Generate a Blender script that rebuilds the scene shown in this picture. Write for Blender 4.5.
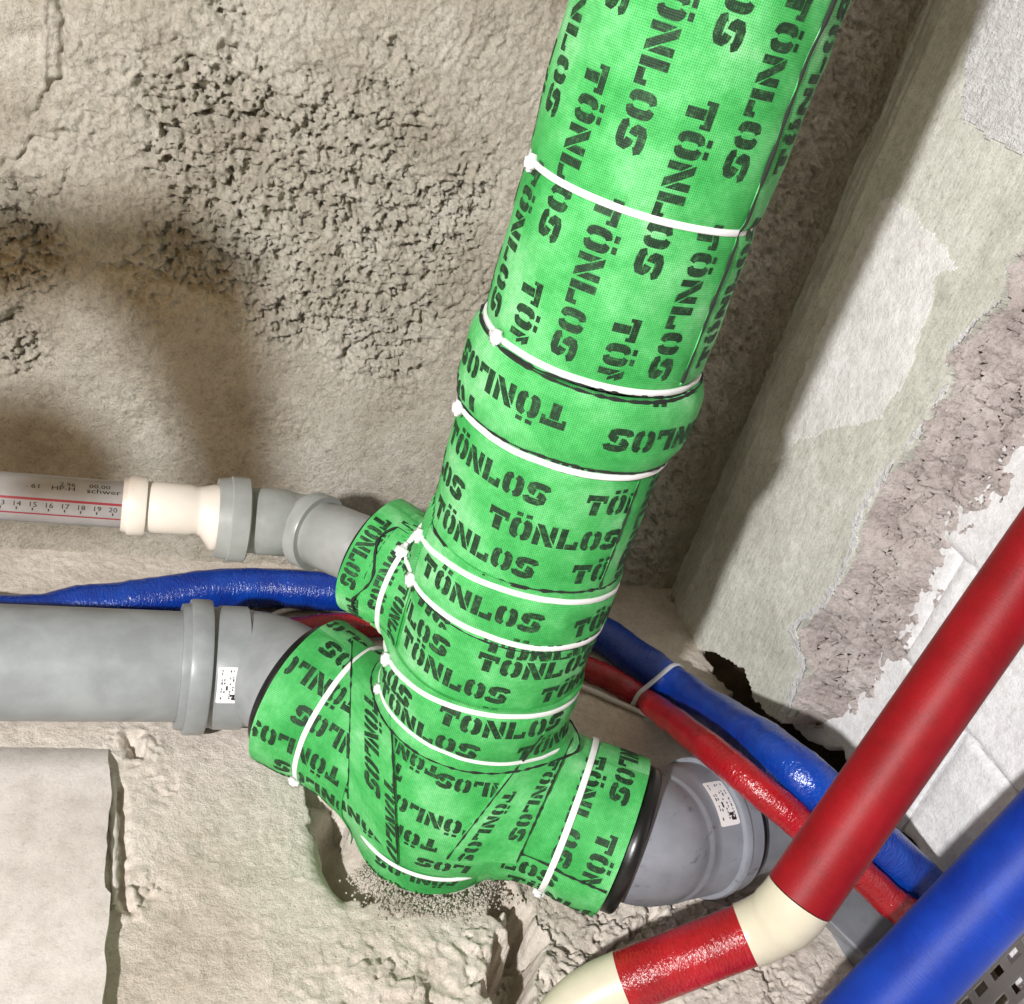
import bpy, math, random
import numpy as np
from mathutils import Matrix, Vector
random.seed(7)
rng = np.random.RandomState(5)
SC = bpy.context.scene
for o in list(bpy.data.objects): bpy.data.objects.remove(o, do_unlink=True)
COL = SC.collection

# ------------------------------------------------------------------ camera, world, light, exposure
F = 1024.0; CX, CY = 512.0, 502.0
_n = np.array([-542, 1700, 1024.0]); _up = -_n/np.linalg.norm(_n)
_v = np.array([2690, 220, 1024.0]); _v -= _up*(_v@_up); _X = _v/np.linalg.norm(_v)
RM = np.stack([_X, np.cross(_up, _X), _up])            # world <- camera axes (x right, y down, z forward)
CAM = -RM@np.array([6/1024*.836, 58/1024*.836, .836])  # stack axis is the world z axis
cd = bpy.data.cameras.new('camera'); cam = bpy.data.objects.new('camera', cd); COL.objects.link(cam)
cd.sensor_fit = 'HORIZONTAL'; cd.sensor_width = 36.0; cd.lens = 36.0; cd.clip_start = .01; cd.clip_end = 50
cam.matrix_world = Matrix(((RM[0,0], -RM[0,1], -RM[0,2], CAM[0]), (RM[1,0], -RM[1,1], -RM[1,2], CAM[1]),
                           (RM[2,0], -RM[2,1], -RM[2,2], CAM[2]), (0, 0, 0, 1)))
SC.camera = cam
W = bpy.data.worlds.new('world'); SC.world = W; W.use_nodes = True
bg = W.node_tree.nodes['Background']; bg.inputs[0].default_value = (1.0, .81, .57, 1); bg.inputs[1].default_value = .235
LPOS = (-1.285, -1.338, .95)
ld = bpy.data.lights.new('work_lamp_light', 'POINT'); ld.energy = 262; ld.color = (1.0, .985, .97); ld.shadow_soft_size = .034
lo = bpy.data.objects.new('work_lamp_light', ld); lo.location = LPOS; COL.objects.link(lo)
SC.view_settings.view_transform = 'Standard'; SC.view_settings.look = 'None'
SC.view_settings.exposure = 0.0; SC.view_settings.gamma = 1.0; SC.view_settings.use_curve_mapping = False

# ------------------------------------------------------------------ helpers
def ray(px, py): return RM@np.array([(px-CX)/F, (py-CY)/F, 1.0])
def on_plane(px, py, ax, val):
    d = ray(px, py); return CAM+d*(val-CAM[ax])/d[ax]
def at_depth(px, py, d): return CAM+ray(px, py)*d
def proj(P):
    q = (np.asarray(P, float)-CAM)@RM
    return np.stack([CX+F*q[..., 0]/q[..., 2], CY+F*q[..., 1]/q[..., 2]], -1)
def sstep(a, b, x):
    t = np.clip((x-a)/(b-a), 0, 1); return t*t*(3-2*t)
def _hash(ix, iy, iz, seed):
    h = (ix.astype(np.int64)*374761393+iy.astype(np.int64)*668265263+iz.astype(np.int64)*2147483647+seed*974634777) & 0xffffffff
    h = ((h ^ (h >> 13))*1274126177) & 0xffffffff
    h = (h ^ (h >> 16)); h = (h*2246822519) & 0xffffffff
    return ((h ^ (h >> 15)) & 0xffff)/65535.0
def noise3(x, y, z=None, seed=0):
    """value noise in 0..1"""
    if z is None: z = np.zeros_like(x)
    ix, iy, iz = np.floor(x), np.floor(y), np.floor(z)
    fx, fy, fz = x-ix, y-iy, z-iz
    fx = fx*fx*(3-2*fx); fy = fy*fy*(3-2*fy); fz = fz*fz*(3-2*fz)
    r = 0
    flat = not np.any(fz)
    for c in ((0,) if flat else (0, 1)):
        wz = 1 if flat else (fz if c else 1-fz)
        for a in (0, 1):
            for b in (0, 1):
                r = r+_hash(ix+a, iy+b, iz+c, seed)*(fx if a else 1-fx)*(fy if b else 1-fy)*wz
    return r
def fbm(x, y, oct=4, seed=0, gain=.5, z=None):
    s = 0; a = 1; t = 0
    for k in range(oct):
        s = s+a*noise3(x*2**k+17.3*k, y*2**k+5.7*k, None if z is None else z*2**k, seed+k); t += a; a *= gain
    return s/t
def worley(x, y, seed=0):
    """F1 and F2-F1 of a jittered grid"""
    ix, iy = np.floor(x), np.floor(y); f1 = np.full_like(x, 9.); f2 = np.full_like(x, 9.)
    zz = np.zeros_like(x)
    for a in (-1, 0, 1):
        for b in (-1, 0, 1):
            cx, cy = ix+a, iy+b
            d = np.hypot(cx+_hash(cx, cy, zz, seed)-x, cy+_hash(cx, cy, zz, seed+91)-y)
            f2 = np.where(d < f1, f1, np.minimum(f2, d)); f1 = np.minimum(f1, d)
    return f1, f2-f1
def facet(x, y, seed=0, tilt=.9):
    """broken-stone relief: every cell is a tilted flat chip; returns height (about -.5..1) and distance to the chip's edge"""
    ix, iy = np.floor(x), np.floor(y); f1 = np.full_like(x, 9.); f2 = np.full_like(x, 9.); h = np.zeros_like(x)
    zz = np.zeros_like(x)
    for a in (-1, 0, 1):
        for b in (-1, 0, 1):
            cx, cy = ix+a, iy+b
            dx, dy = x-cx-_hash(cx, cy, zz, seed), y-cy-_hash(cx, cy, zz, seed+91); d = np.hypot(dx, dy)
            hh = _hash(cx, cy, zz, seed+7)-.5+tilt*((_hash(cx, cy, zz, seed+8)-.5)*dx+(_hash(cx, cy, zz, seed+9)-.5)*dy)
            n_ = d < f1; f2 = np.where(n_, f1, np.minimum(f2, d)); h = np.where(n_, hh, h); f1 = np.minimum(f1, d)
    return h, f2-f1
def inpoly(px, py, poly):
    ins = np.zeros(px.shape, bool); n = len(poly)
    for i in range(n):
        x0, y0 = poly[i]; x1, y1 = poly[(i+1) % n]
        c = ((y0 > py) != (y1 > py)) & (px < (x1-x0)*(py-y0)/((y1-y0) or 1e-9)+x0)
        ins ^= c
    return ins
def polydist(x, y, pts):
    d = np.full(x.shape, 1e9)
    for (x0, y0), (x1, y1) in zip(pts[:-1], pts[1:]):
        dx, dy = x1-x0, y1-y0; t = np.clip(((x-x0)*dx+(y-y0)*dy)/(dx*dx+dy*dy), 0, 1)
        d = np.minimum(d, np.hypot(x-x0-t*dx, y-y0-t*dy))
    return d

def mesh_np(name, V, Fc, mat, parent=None, uv=None, smooth=True):
    """V (n,3), Fc (m,4) or list of faces -> ONE linked mesh object"""
    me = bpy.data.meshes.new(name)
    V = np.asarray(V, np.float32)
    if isinstance(Fc, np.ndarray):
        k = Fc.shape[1]
        me.vertices.add(len(V)); me.vertices.foreach_set('co', V.ravel())
        me.loops.add(Fc.size); me.loops.foreach_set('vertex_index', Fc.astype(np.int32).ravel())
        me.polygons.add(len(Fc)); me.polygons.foreach_set('loop_start', np.arange(0, Fc.size, k, dtype=np.int32))
        me.polygons.foreach_set('loop_total', np.full(len(Fc), k, np.int32))
        me.update(calc_edges=True)
        idx = Fc.ravel()
    else:
        me.from_pydata([tuple(map(float, v)) for v in V], [], [list(f) for f in Fc]); me.update()
        idx = np.array([i for f in Fc for i in f])
    if uv is not None:
        l = me.uv_layers.new(name='uv'); uv = np.asarray(uv, np.float32); l.data.foreach_set('uv', (uv if len(uv) == len(idx) and len(uv) != len(V) else uv[idx]).ravel())
    if smooth: me.polygons.foreach_set('use_smooth', np.ones(len(me.polygons), bool))
    me.update()
    me.materials.append(mat)
    o = bpy.data.objects.new(name, me); COL.objects.link(o); o.parent = parent
    return o
def gridfaces(nu, nv, closed=False):
    """verts indexed i*nv+j"""
    i = np.arange(nu if closed else nu-1); j = np.arange(nv-1)
    I, J = np.meshgrid(i, j, indexing='ij'); I2 = (I+1) % nu
    return np.stack([I*nv+J, I2*nv+J, I2*nv+J+1, I*nv+J+1], -1).reshape(-1, 4)
def empty(name, loc=(0, 0, 0)):
    o = bpy.data.objects.new(name, None); o.empty_display_size = .02; COL.objects.link(o); o.location = loc; return o
def root_at(name, loc, label, cat, group=None):
    o = empty(name, loc); tag(o, label, cat, group); return o
def tag(o, label, cat, group=None):
    o['label'] = label; o['category'] = cat
    if group: o['group'] = group
    return o
def adopt(ch, parent):
    """parent keeping world position (parents are only translated)"""
    ch.parent = parent
    ch.matrix_parent_inverse = Matrix.Translation(-Vector(parent.location)); return ch
def box_mesh(name, lo_, hi_, mat, parent=None, bevel=.002, M=None):
    import bmesh
    bm = bmesh.new(); bmesh.ops.create_cube(bm, size=1)
    for v in bm.verts: v.co = Vector([(lo_[k]+hi_[k])/2+v.co[k]*(hi_[k]-lo_[k]) for k in range(3)])
    if bevel: bmesh.ops.bevel(bm, geom=bm.edges[:], offset=bevel, segments=2, affect='EDGES', profile=.6)
    if M is not None: bm.transform(M)
    me = bpy.data.meshes.new(name); bm.to_mesh(me); bm.free(); me.materials.append(mat)
    o = bpy.data.objects.new(name, me); COL.objects.link(o)
    if parent is not None: adopt(o, parent)
    return o
def frames(P):
    P = np.asarray(P, float); n = len(P)
    T = np.gradient(P, axis=0)
    for i in range(n):
        if np.linalg.norm(T[i]) < 1e-9: T[i] = T[i-1]
    T /= np.linalg.norm(T, axis=1)[:, None]
    a = np.array([0, 0, 1.0]) if abs(T[0][2]) < .9 else np.array([1.0, 0, 0])
    N = np.zeros_like(P); N[0] = a-T[0]*(a@T[0]); N[0] /= np.linalg.norm(N[0])
    for i in range(1, n):
        v = N[i-1]-T[i]*(N[i-1]@T[i]); N[i] = v/np.linalg.norm(v)
    return T, N, np.cross(T, N)
def sweep(name, P, Rr, mat, parent=None, seg=48, caps=True, T=None, smooth=True, rough=None):
    """tube along P with radius per point; repeated points make sharp steps when T is given"""
    P = np.asarray(P, float); Rr = np.broadcast_to(np.asarray(Rr, float), (len(P),))
    if T is None: Tn, N, B = frames(P)
    else:
        Tn = np.asarray(T, float); Tn = Tn/np.linalg.norm(Tn, axis=1)[:, None]
        a = np.array([0, 0, 1.0]) if abs(Tn[0][2]) < .9 else np.array([1.0, 0, 0])
        N = np.zeros_like(P); N[0] = a-Tn[0]*(a@Tn[0]); N[0] /= np.linalg.norm(N[0])
        for i in range(1, len(P)):
            v = N[i-1]-Tn[i]*(N[i-1]@Tn[i]); N[i] = v/np.linalg.norm(v)
        B = np.cross(Tn, N)
    a = np.arange(seg)*2*math.pi/seg
    ring = np.cos(a)[None, :, None]*N[:, None]+np.sin(a)[None, :, None]*B[:, None]
    rr = Rr[:, None, None]*np.ones((1, seg, 1))
    if rough is not None: rr = rr+rough(P, a)[..., None]
    V = (P[:, None]+ring*rr).reshape(-1, 3)
    i = np.arange(len(P)-1); j = np.arange(seg); I, J = np.meshgrid(i, j, indexing='ij'); J2 = (J+1) % seg
    Fq = np.stack([I*seg+J, I*seg+J2, (I+1)*seg+J2, (I+1)*seg+J], -1).reshape(-1, 4)
    Ls = np.concatenate([[0], np.cumsum(np.linalg.norm(np.diff(P, axis=0), axis=1))])
    Jn = J.reshape(-1); In = I.reshape(-1); rm_ = float(np.max(Rr)); da = 2*math.pi/seg*rm_
    uv = np.stack([np.stack([Ls[In], Jn*da], -1), np.stack([Ls[In], (Jn+1)*da], -1), np.stack([Ls[In+1], (Jn+1)*da], -1), np.stack([Ls[In+1], Jn*da], -1)], 1).reshape(-1, 2)
    if caps: uv = np.concatenate([uv, np.zeros((2*seg, 2))])
    faces = Fq
    if caps:
        faces = [tuple(f) for f in Fq.tolist()]+[tuple(range(seg))[::-1], tuple(range((len(P)-1)*seg, len(P)*seg))]
    o = mesh_np(name, V, faces, mat, None, uv, smooth)
    if smooth:
        o.data.set_sharp_from_angle(angle=math.radians(40))
    if parent is not None: adopt(o, parent)
    return o
def bez(pts, n=40):
    """Catmull-Rom through points"""
    P = np.asarray(pts, float); P = np.vstack([2*P[0]-P[1], P, 2*P[-1]-P[-2]]); out = []
    for i in range(1, len(P)-2):
        for t in np.linspace(0, 1, n, endpoint=False):
            p0, p1, p2, p3 = P[i-1:i+3]
            out.append(.5*((2*p1)+(-p0+p2)*t+(2*p0-5*p1+4*p2-p3)*t*t+(-p0+3*p1-3*p2+p3)*t**3))
    out.append(P[-2]); return np.array(out)
def arc_between(p0, d0, p1, d1, n=24):
    """Hermite arc with tangents"""
    p0, d0, p1, d1 = map(lambda q: np.asarray(q, float), (p0, d0, p1, d1)); L = np.linalg.norm(p1-p0)*1.1
    d0 = d0/np.linalg.norm(d0)*L; d1 = d1/np.linalg.norm(d1)*L
    t = np.linspace(0, 1, n)[:, None]
    return (2*t**3-3*t**2+1)*p0+(t**3-2*t**2+t)*d0+(-2*t**3+3*t**2)*p1+(t**3-t**2)*d1

# ------------------------------------------------------------------ materials
def srgb(r, g, b):
    f = lambda c: (c/255/12.92) if c/255 <= .04045 else ((c/255+.055)/1.055)**2.4
    return (f(r), f(g), f(b), 1)
class NT:
    def __init__(s, name):
        s.m = bpy.data.materials.new(name); s.m.use_nodes = True; s.t = s.m.node_tree; s.b = s.t.nodes['Principled BSDF']
    def n(s, ty, **kw):
        nd = s.t.nodes.new(ty)
        for k, v in kw.items(): setattr(nd, k, v)
        return nd
    def l(s, a, b): s.t.links.new(a, b)
    def coord(s, uv=False):
        tc = s.n('ShaderNodeTexCoord'); return tc.outputs['UV' if uv else 'Object']
    def noise(s, vec, scale, detail=6, rough=.6, stretch=None, rot=None):
        if stretch is not None or rot is not None:
            mp = s.n('ShaderNodeMapping'); s.l(vec, mp.inputs[0])
            if stretch is not None: mp.inputs['Scale'].default_value = stretch
            if rot is not None: mp.inputs['Rotation'].default_value = rot
            vec = mp.outputs[0]
        nn = s.n('ShaderNodeTexNoise'); s.l(vec, nn.inputs['Vector'])
        nn.inputs['Scale'].default_value = scale; nn.inputs['Detail'].default_value = detail; nn.inputs['Roughness'].default_value = rough
        return nn.outputs['Fac']
    def ramp(s, fac, stops):
        r = s.n('ShaderNodeValToRGB'); s.l(fac, r.inputs[0]); e = r.color_ramp.elements
        while len(e) < len(stops): e.new(.5)
        for k, (p, c) in enumerate(stops): e[k].position = p; e[k].color = c
        return r.outputs[0]
    def mix(s, fac, a, b, mode='MIX'):
        m = s.n('ShaderNodeMix', data_type='RGBA', blend_type=mode)
        for i, v in ((0, fac), (6, a), (7, b)):
            if hasattr(v, 'links'): s.l(v, m.inputs[i])
            else: m.inputs[i].default_value = v
        return m.outputs[2]
    def math(s, op, a, b=None):
        m = s.n('ShaderNodeMath', operation=op)
        for i, v in ((0, a), (1, b)):
            if v is None: continue
            if hasattr(v, 'links'): s.l(v, m.inputs[i])
            else: m.inputs[i].default_value = v
        return m.outputs[0]
    def bump(s, h, strength=.5, dist=.001, prev=None):
        b = s.n('ShaderNodeBump'); b.inputs['Strength'].default_value = strength; b.inputs['Distance'].default_value = dist
        s.l(h, b.inputs['Height'])
        if prev is not None: s.l(prev, b.inputs['Normal'])
        return b.outputs[0]
    def out(s, col=None, rough=.6, normal=None, spec=.5, **kw):
        if col is not None:
            if hasattr(col, 'links'): s.l(col, s.b.inputs['Base Color'])
            else: s.b.inputs['Base Color'].default_value = col
        if hasattr(rough, 'links'): s.l(rough, s.b.inputs['Roughness'])
        else: s.b.inputs['Roughness'].default_value = rough
        s.b.inputs['Specular IOR Level'].default_value = spec
        if normal is not None: s.l(normal, s.b.inputs['Normal'])
        for k, v in kw.items(): s.b.inputs[k].default_value = v
        return s.m
def masonry(name, c0, c1, c2, big=9, fine=420, bstr=.5, bdist=.0012, streak=None, spec=.25, grit=1.0):
    g = NT(name); v = g.coord()
    a = g.noise(v, big, 7, .62); b = g.noise(v, big*7, 5, .6); c = g.noise(v, fine, 4, .75); d = g.noise(v, fine/3.2, 5, .75)
    col = g.ramp(a, [(.3, c0), (.5, c1), (.72, c2)])
    col = g.mix(.6, col, g.ramp(b, [(.3, (.8, .78, .75, 1)), (.5, (1, 1, 1, 1)), (.75, (1.15, 1.15, 1.15, 1))]), 'MULTIPLY')
    col = g.mix(.6*grit, col, g.ramp(d, [(.32, (.62, .60, .57, 1)), (.46, (1, 1, 1, 1)), (.7, (1.16, 1.16, 1.16, 1))]), 'MULTIPLY')
    col = g.mix(.6*grit, col, g.ramp(c, [(.34, (.6, .58, .55, 1)), (.47, (1, 1, 1, 1)), (.68, (1.16, 1.16, 1.16, 1))]), 'MULTIPLY')
    h = g.math('ADD', c, g.math('MULTIPLY', d, 2.0))
    if streak:
        e = g.noise(v, 60, 5, .65, streak[0], streak[1]); h = g.math('ADD', h, g.math('MULTIPLY', e, 1.5))
        col = g.mix(.5, col, g.ramp(e, [(.36, (.84, .83, .80, 1)), (.48, (1, 1, 1, 1)), (.66, (1.2, 1.2, 1.2, 1))]), 'MULTIPLY')
    return g.out(col, .9, g.bump(h, bstr, bdist*1.7), spec)
M = {}
M['wall'] = masonry('rough_concrete_render', srgb(172, 163, 148), srgb(193, 186, 172), srgb(211, 205, 194), bstr=.9, bdist=.0016, grit=1.1)
M['floor'] = masonry('dusty_concrete', srgb(196, 184, 172), srgb(214, 204, 193), srgb(227, 219, 210), big=6, bstr=.65, bdist=.0011, grit=.75)
M['screed'] = masonry('pale_screed', srgb(200, 191, 185), srgb(212, 204, 199), srgb(221, 214, 210), big=7, bstr=.3, bdist=.0007, grit=.5)
M['rubble'] = masonry('broken_mortar', srgb(178, 170, 156), srgb(198, 191, 180), srgb(212, 207, 198), big=14, bstr=.7, bdist=.0014)
M['coat'] = masonry('grey_green_render', srgb(188, 188, 177), srgb(207, 207, 198), srgb(223, 223, 216), big=8, bstr=.45, bdist=.0009, streak=((1, 4, .6), (.35, 0, 0)))
M['broken'] = masonry('broken_lilac_masonry', srgb(190, 177, 174), srgb(208, 197, 194), srgb(224, 215, 212), big=20, bstr=.8, bdist=.0022)
M['paint'] = masonry('white_paint', srgb(232, 230, 228), srgb(242, 241, 240), srgb(248, 247, 247), big=12, fine=330, bstr=.7, bdist=.0013, grit=.45)
M['stucco'] = masonry('white_combed_stucco', srgb(238, 237, 238), srgb(245, 244, 246), srgb(250, 250, 252), big=12, fine=300, bstr=.8, bdist=.0028, streak=((1, .8, 3.5), (.5, 0, 0)), grit=.15)
M['block'] = masonry('white_aerated_block', srgb(232, 230, 233), srgb(242, 241, 244), srgb(249, 249, 252), big=16, fine=380, bstr=.6, bdist=.0012, grit=.45)
M['recess'] = masonry('shade_darkened_recess', srgb(70, 60, 48), srgb(84, 73, 60), srgb(98, 86, 70), bstr=.8)  # recess colour darkened to stand for the black shade of the void
def fabric(name, letters=False):
    g = NT(name); v = g.coord(True)
    sx = g.n('ShaderNodeSeparateXYZ'); g.l(v, sx.inputs[0])
    p = 2*math.pi/.0021
    a = g.math('SINE', g.math('MULTIPLY', g.math('ADD', sx.outputs[0], sx.outputs[1]), p*.72))
    b = g.math('SINE', g.math('MULTIPLY', g.math('SUBTRACT', sx.outputs[0], sx.outputs[1]), p*.72))
    dots = g.math('MULTIPLY', a, b)                                # embossed spunbond points
    n1 = g.noise(v, 13, 7, .62); n2 = g.noise(v, 240, 4, .7); n3 = g.noise(v, 60, 4, .65)
    if not letters:
        col = g.ramp(n1, [(.36, srgb(50, 158, 74)), (.47, srgb(74, 180, 94)), (.56, srgb(104, 198, 120)), (.68, srgb(152, 216, 160))])
        col = g.mix(.5, col, g.ramp(n2, [(.3, (.66, .72, .66, 1)), (.62, (1.16, 1.08, 1.16, 1))]), 'MULTIPLY')
        dm = g.ramp(dots, [(.05, (1.05, 1.03, 1.05, 1)), (.6, (.46, .58, .46, 1))])
    else:
        col = g.ramp(n3, [(.3, srgb(18, 42, 24)), (.55, srgb(30, 58, 36)), (.8, srgb(52, 92, 58))])
        col = g.mix(g.ramp(n2, [(.52, (0, 0, 0, 1)), (.74, (.55, .55, .55, 1))]), col, srgb(70, 140, 78))
        dm = g.ramp(dots, [(.0, (1.25, 1.3, 1.25, 1)), (.55, (.6, .6, .6, 1))])
    col = g.mix(.8, col, dm, 'MULTIPLY')
    h = g.math('ADD', g.math('MULTIPLY', dots, -.5), g.math('MULTIPLY', n3, 1.2))
    return g.out(col, .62, g.bump(h, .45, .0006), .3)
M['fabric'] = fabric('green_printed_fleece'); M['print'] = fabric('black_lettering_on_fleece', True)
def plastic(name, c, rough=.35, var=.12, bump=.0, scale=30, spec=.5, tint=None):
    g = NT(name); v = g.coord(); a = g.noise(v, scale, 6, .6); b = g.noise(v, scale*14, 3, .6)
    lo_ = tuple(x*(1-var) for x in c[:3])+(1,); hi_ = tuple(min(1, x*(1+var)) for x in c[:3])+(1,)
    col = g.ramp(a, [(.35, lo_), (.65, hi_)])
    r = g.math('ADD', g.math('MULTIPLY', a, .22), rough-.11)
    return g.out(col, r, g.bump(g.math('ADD', a, b), .25, .0002+bump), spec)
M['grey'] = plastic('grey_drain_plastic', srgb(146, 150, 152), .36)
M['dgrey'] = plastic('dusty_blue_grey_plastic', srgb(128, 131, 138), .4, .18, scale=22)
def smeared(name, c):
    g = NT(name); v = g.coord(); a = g.noise(v, 22, 6, .6); d = g.noise(v, 34, 5, .7, (1, 1, 2.6)); b = g.noise(v, 300, 3, .6)
    col = g.ramp(a, [(.35, tuple(x*.84 for x in c[:3])+(1,)), (.65, tuple(min(1, x*1.14) for x in c[:3])+(1,))])
    col = g.mix(g.ramp(d, [(.60, (0, 0, 0, 1)), (.70, (.75, .75, .75, 1))]), col, srgb(62, 62, 66))
    return g.out(col, g.math('ADD', g.math('MULTIPLY', a, .25), .28), g.bump(g.math('ADD', a, b), .25, .0002), .5)
M['smear'] = smeared('smeared_blue_grey_plastic', srgb(134, 137, 146))
M['lgrey'] = plastic('light_grey_drain_plastic', srgb(146, 148, 146), .33)
M['pgrey'] = plastic('thin_grey_pipe_plastic', srgb(150, 146, 146), .35)
M['white_plastic'] = plastic('off_white_plastic', srgb(216, 206, 196), .4, .04)
M['ivory'] = plastic('ivory_plastic', srgb(206, 199, 178), .4, .05)
M['tie'] = plastic('white_nylon', srgb(236, 236, 236), .35, .03)
M['tie_grey'] = plastic('translucent_grey_nylon', srgb(190, 192, 200), .35, .05)
M['wire'] = plastic('white_cable_sheath', srgb(214, 210, 204), .4, .08)
M['black'] = plastic('black_rubber', srgb(20, 20, 21), .32, .2)
M['felt_shade'] = plastic('black_felt_edge_shade', srgb(28, 34, 28), .8, .3)  # near-black for the fleece core and the shadow gap at its edges
M['stripe'] = plastic('dark_red_print', srgb(140, 22, 40), .4, .1)
M['ink'] = plastic('black_ink', srgb(40, 36, 36), .5, .2)
M['sticker'] = plastic('white_paper_label', srgb(240, 238, 238), .5, .02)
M['alu'] = NT('brushed_aluminium').out(srgb(180, 182, 186), .35, None, .5, Metallic=1.0)
def shade_gauze(name, c, open_):
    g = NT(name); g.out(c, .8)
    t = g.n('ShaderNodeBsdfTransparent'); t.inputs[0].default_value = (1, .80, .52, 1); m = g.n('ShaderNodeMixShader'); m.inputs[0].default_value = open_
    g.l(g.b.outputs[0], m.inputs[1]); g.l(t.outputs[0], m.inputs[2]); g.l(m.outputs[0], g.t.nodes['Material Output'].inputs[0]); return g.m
M['shade_gauze'] = shade_gauze('brown_shadow_gauze', srgb(120, 96, 66), .42)  # see-through brown so the added cloths throw a soft warm shadow
def foil(name, c, dark, wr=1.0, rough=.25, scale=140):
    """crinkled film over pipe foam: fine folds across the pipe"""
    g = NT(name); v = g.coord(True)
    a = g.noise(v, scale, 3, .5, (2.6, .8, 1)); b = g.noise(v, scale*2.6, 2, .5, (2.2, 1.0, 1)); d = g.noise(v, 26, 4, .6)
    col = g.ramp(d, [(.3, dark), (.65, c)])
    h = g.math('ADD', a, g.math('MULTIPLY', b, .5))
    return g.out(col, rough, g.bump(h, 1.0*wr, .0014), .8)
M['red_film'] = foil('red_crinkled_film', srgb(172, 14, 30), srgb(140, 5, 18))
M['blue_film'] = foil('blue_crinkled_film', srgb(6, 66, 168), srgb(0, 42, 138))
def fuzzy(name, c, dark):
    g = NT(name); v = g.coord(True)
    a = g.noise(v, 130, 5, .7, (5, .5, 1), (0, 0, .25)); d = g.noise(v, 18, 4, .6); e = g.noise(v, 500, 3, .6)
    col = g.ramp(d, [(.3, dark), (.7, c)])
    col = g.mix(.6, col, g.ramp(a, [(.3, (.75, .75, .75, 1)), (.7, (1.2, 1.2, 1.2, 1))]), 'MULTIPLY')
    h = g.math('ADD', a, g.math('MULTIPLY', e, .5))
    m = g.out(col, .5, g.bump(h, .5, .0006), .35)
    g.b.inputs['Sheen Weight'].default_value = .04; g.b.inputs['Sheen Roughness'].default_value = .4
    return m
M['red_foam'] = fuzzy('red_fibrous_insulation', srgb(152, 8, 22), srgb(124, 3, 13))
M['blue_foam'] = fuzzy('blue_fibrous_insulation', srgb(4, 58, 166), srgb(0, 42, 140))

# ------------------------------------------------------------------ the setting
YW, XW, XB, ZF = .43, .45, .50, -.345
def wall_grid(n_a, n_b, a0, a1, b0, b1, ax=None, bx=None):
    """fine grid, carried on more coarsely down to ax / bx outside the picture"""
    a, b = np.linspace(a0, a1, n_a), np.linspace(b0, b1, n_b)
    if ax is not None: a = np.concatenate([np.linspace(ax, a0, 60, endpoint=False), a])
    if bx is not None: b = np.concatenate([np.linspace(bx, b0, 50, endpoint=False), b])
    A, B = np.meshgrid(a, b, indexing='ij'); return A, B
# back wall: a relief of crumbling render; A runs along x, B is height
A, B = wall_grid(690, 600, -.60, .475, -.37, .60, -1.35)
pw = lambda px, py: on_plane(px, py, 1, YW)[[0, 2]]
def blobs(A, B, lst, conv, sc):
    m = np.zeros_like(A)
    for px, py, r, s in lst:
        c = conv(px, py); m = np.maximum(m, s*np.exp(-((A-c[0])**2+(B-c[1])**2)/(r*sc)**2))
    return m
wob = fbm(A*14, B*14, 4, 3)
rough = blobs(A, B, [(225, 110, 75, 1), (300, 150, 100, .95), (250, 190, 60, 1), (330, 250, 90, 1), (420, 260, 80, 1), (470, 190, 60, .7),
                     (20, 250, 55, .9), (15, 345, 28, 1.2), (150, 275, 55, .55), (215, 260, 50, .9), (270, 300, 40, .8), (380, 330, 60, .9), (240, 40, 60, .7), (360, 60, 80, .5)], pw, .00125)
rough = np.clip(rough*1.35-.08+(wob-.5)*1.5, 0, 1)
upper = sstep(-.12, .02, B)                                        # coarser grain above, trowelled smoother below
H = (fbm(A*5, B*5, 3, 11)-.5)*.010+(fbm(A*45, B*45, 4, 21)-.5)*.0014+(fbm(A*240, B*240, 2, 25)-.5)*(.0012+.0030*upper)+(fbm(A*110, B*110, 2, 27)-.5)*(.0006+.0022*upper)
w1 = (fbm(A*160, B*160, 2, 8)-.5)*1.6; w2 = (fbm(A*160, B*160, 2, 9)-.5)*1.6
fa, ea = facet(A*150+w1, B*150+w2, 4, 1.2); fb_, eb = facet(A*75+w1*.7, B*85+w2*.7, 14, 1.0)
crumb = fa*.0038+fb_*.0050+(fbm(A*330, B*330, 1, 26)-.5)*.003
pit = sstep(.58, .66, fbm(A*75, B*110, 3, 31))*.010+sstep(.64, .70, fbm(A*140, B*170, 2, 33))*.007+.004*np.exp(-(eb/.06)**2)*(fbm(A*30, B*30, 2, 35) > .5)
H = H+rough*(crumb-pit*sstep(.25, .7, rough)-.001)
# combed strokes towards the upper right, next to the stack
strk = blobs(A, B, [(480, 60, 110, 1), (430, 20, 90, .9), (520, 130, 60, .7)], pw, .00125)
u_ = (A*.42+B*.91); w_ = (A*.91-B*.42)
H += strk*((fbm(w_*260, u_*40, 3, 41)-.5)*.0035+(fbm(A*260, B*260, 2, 43)-.5)*.002)
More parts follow.
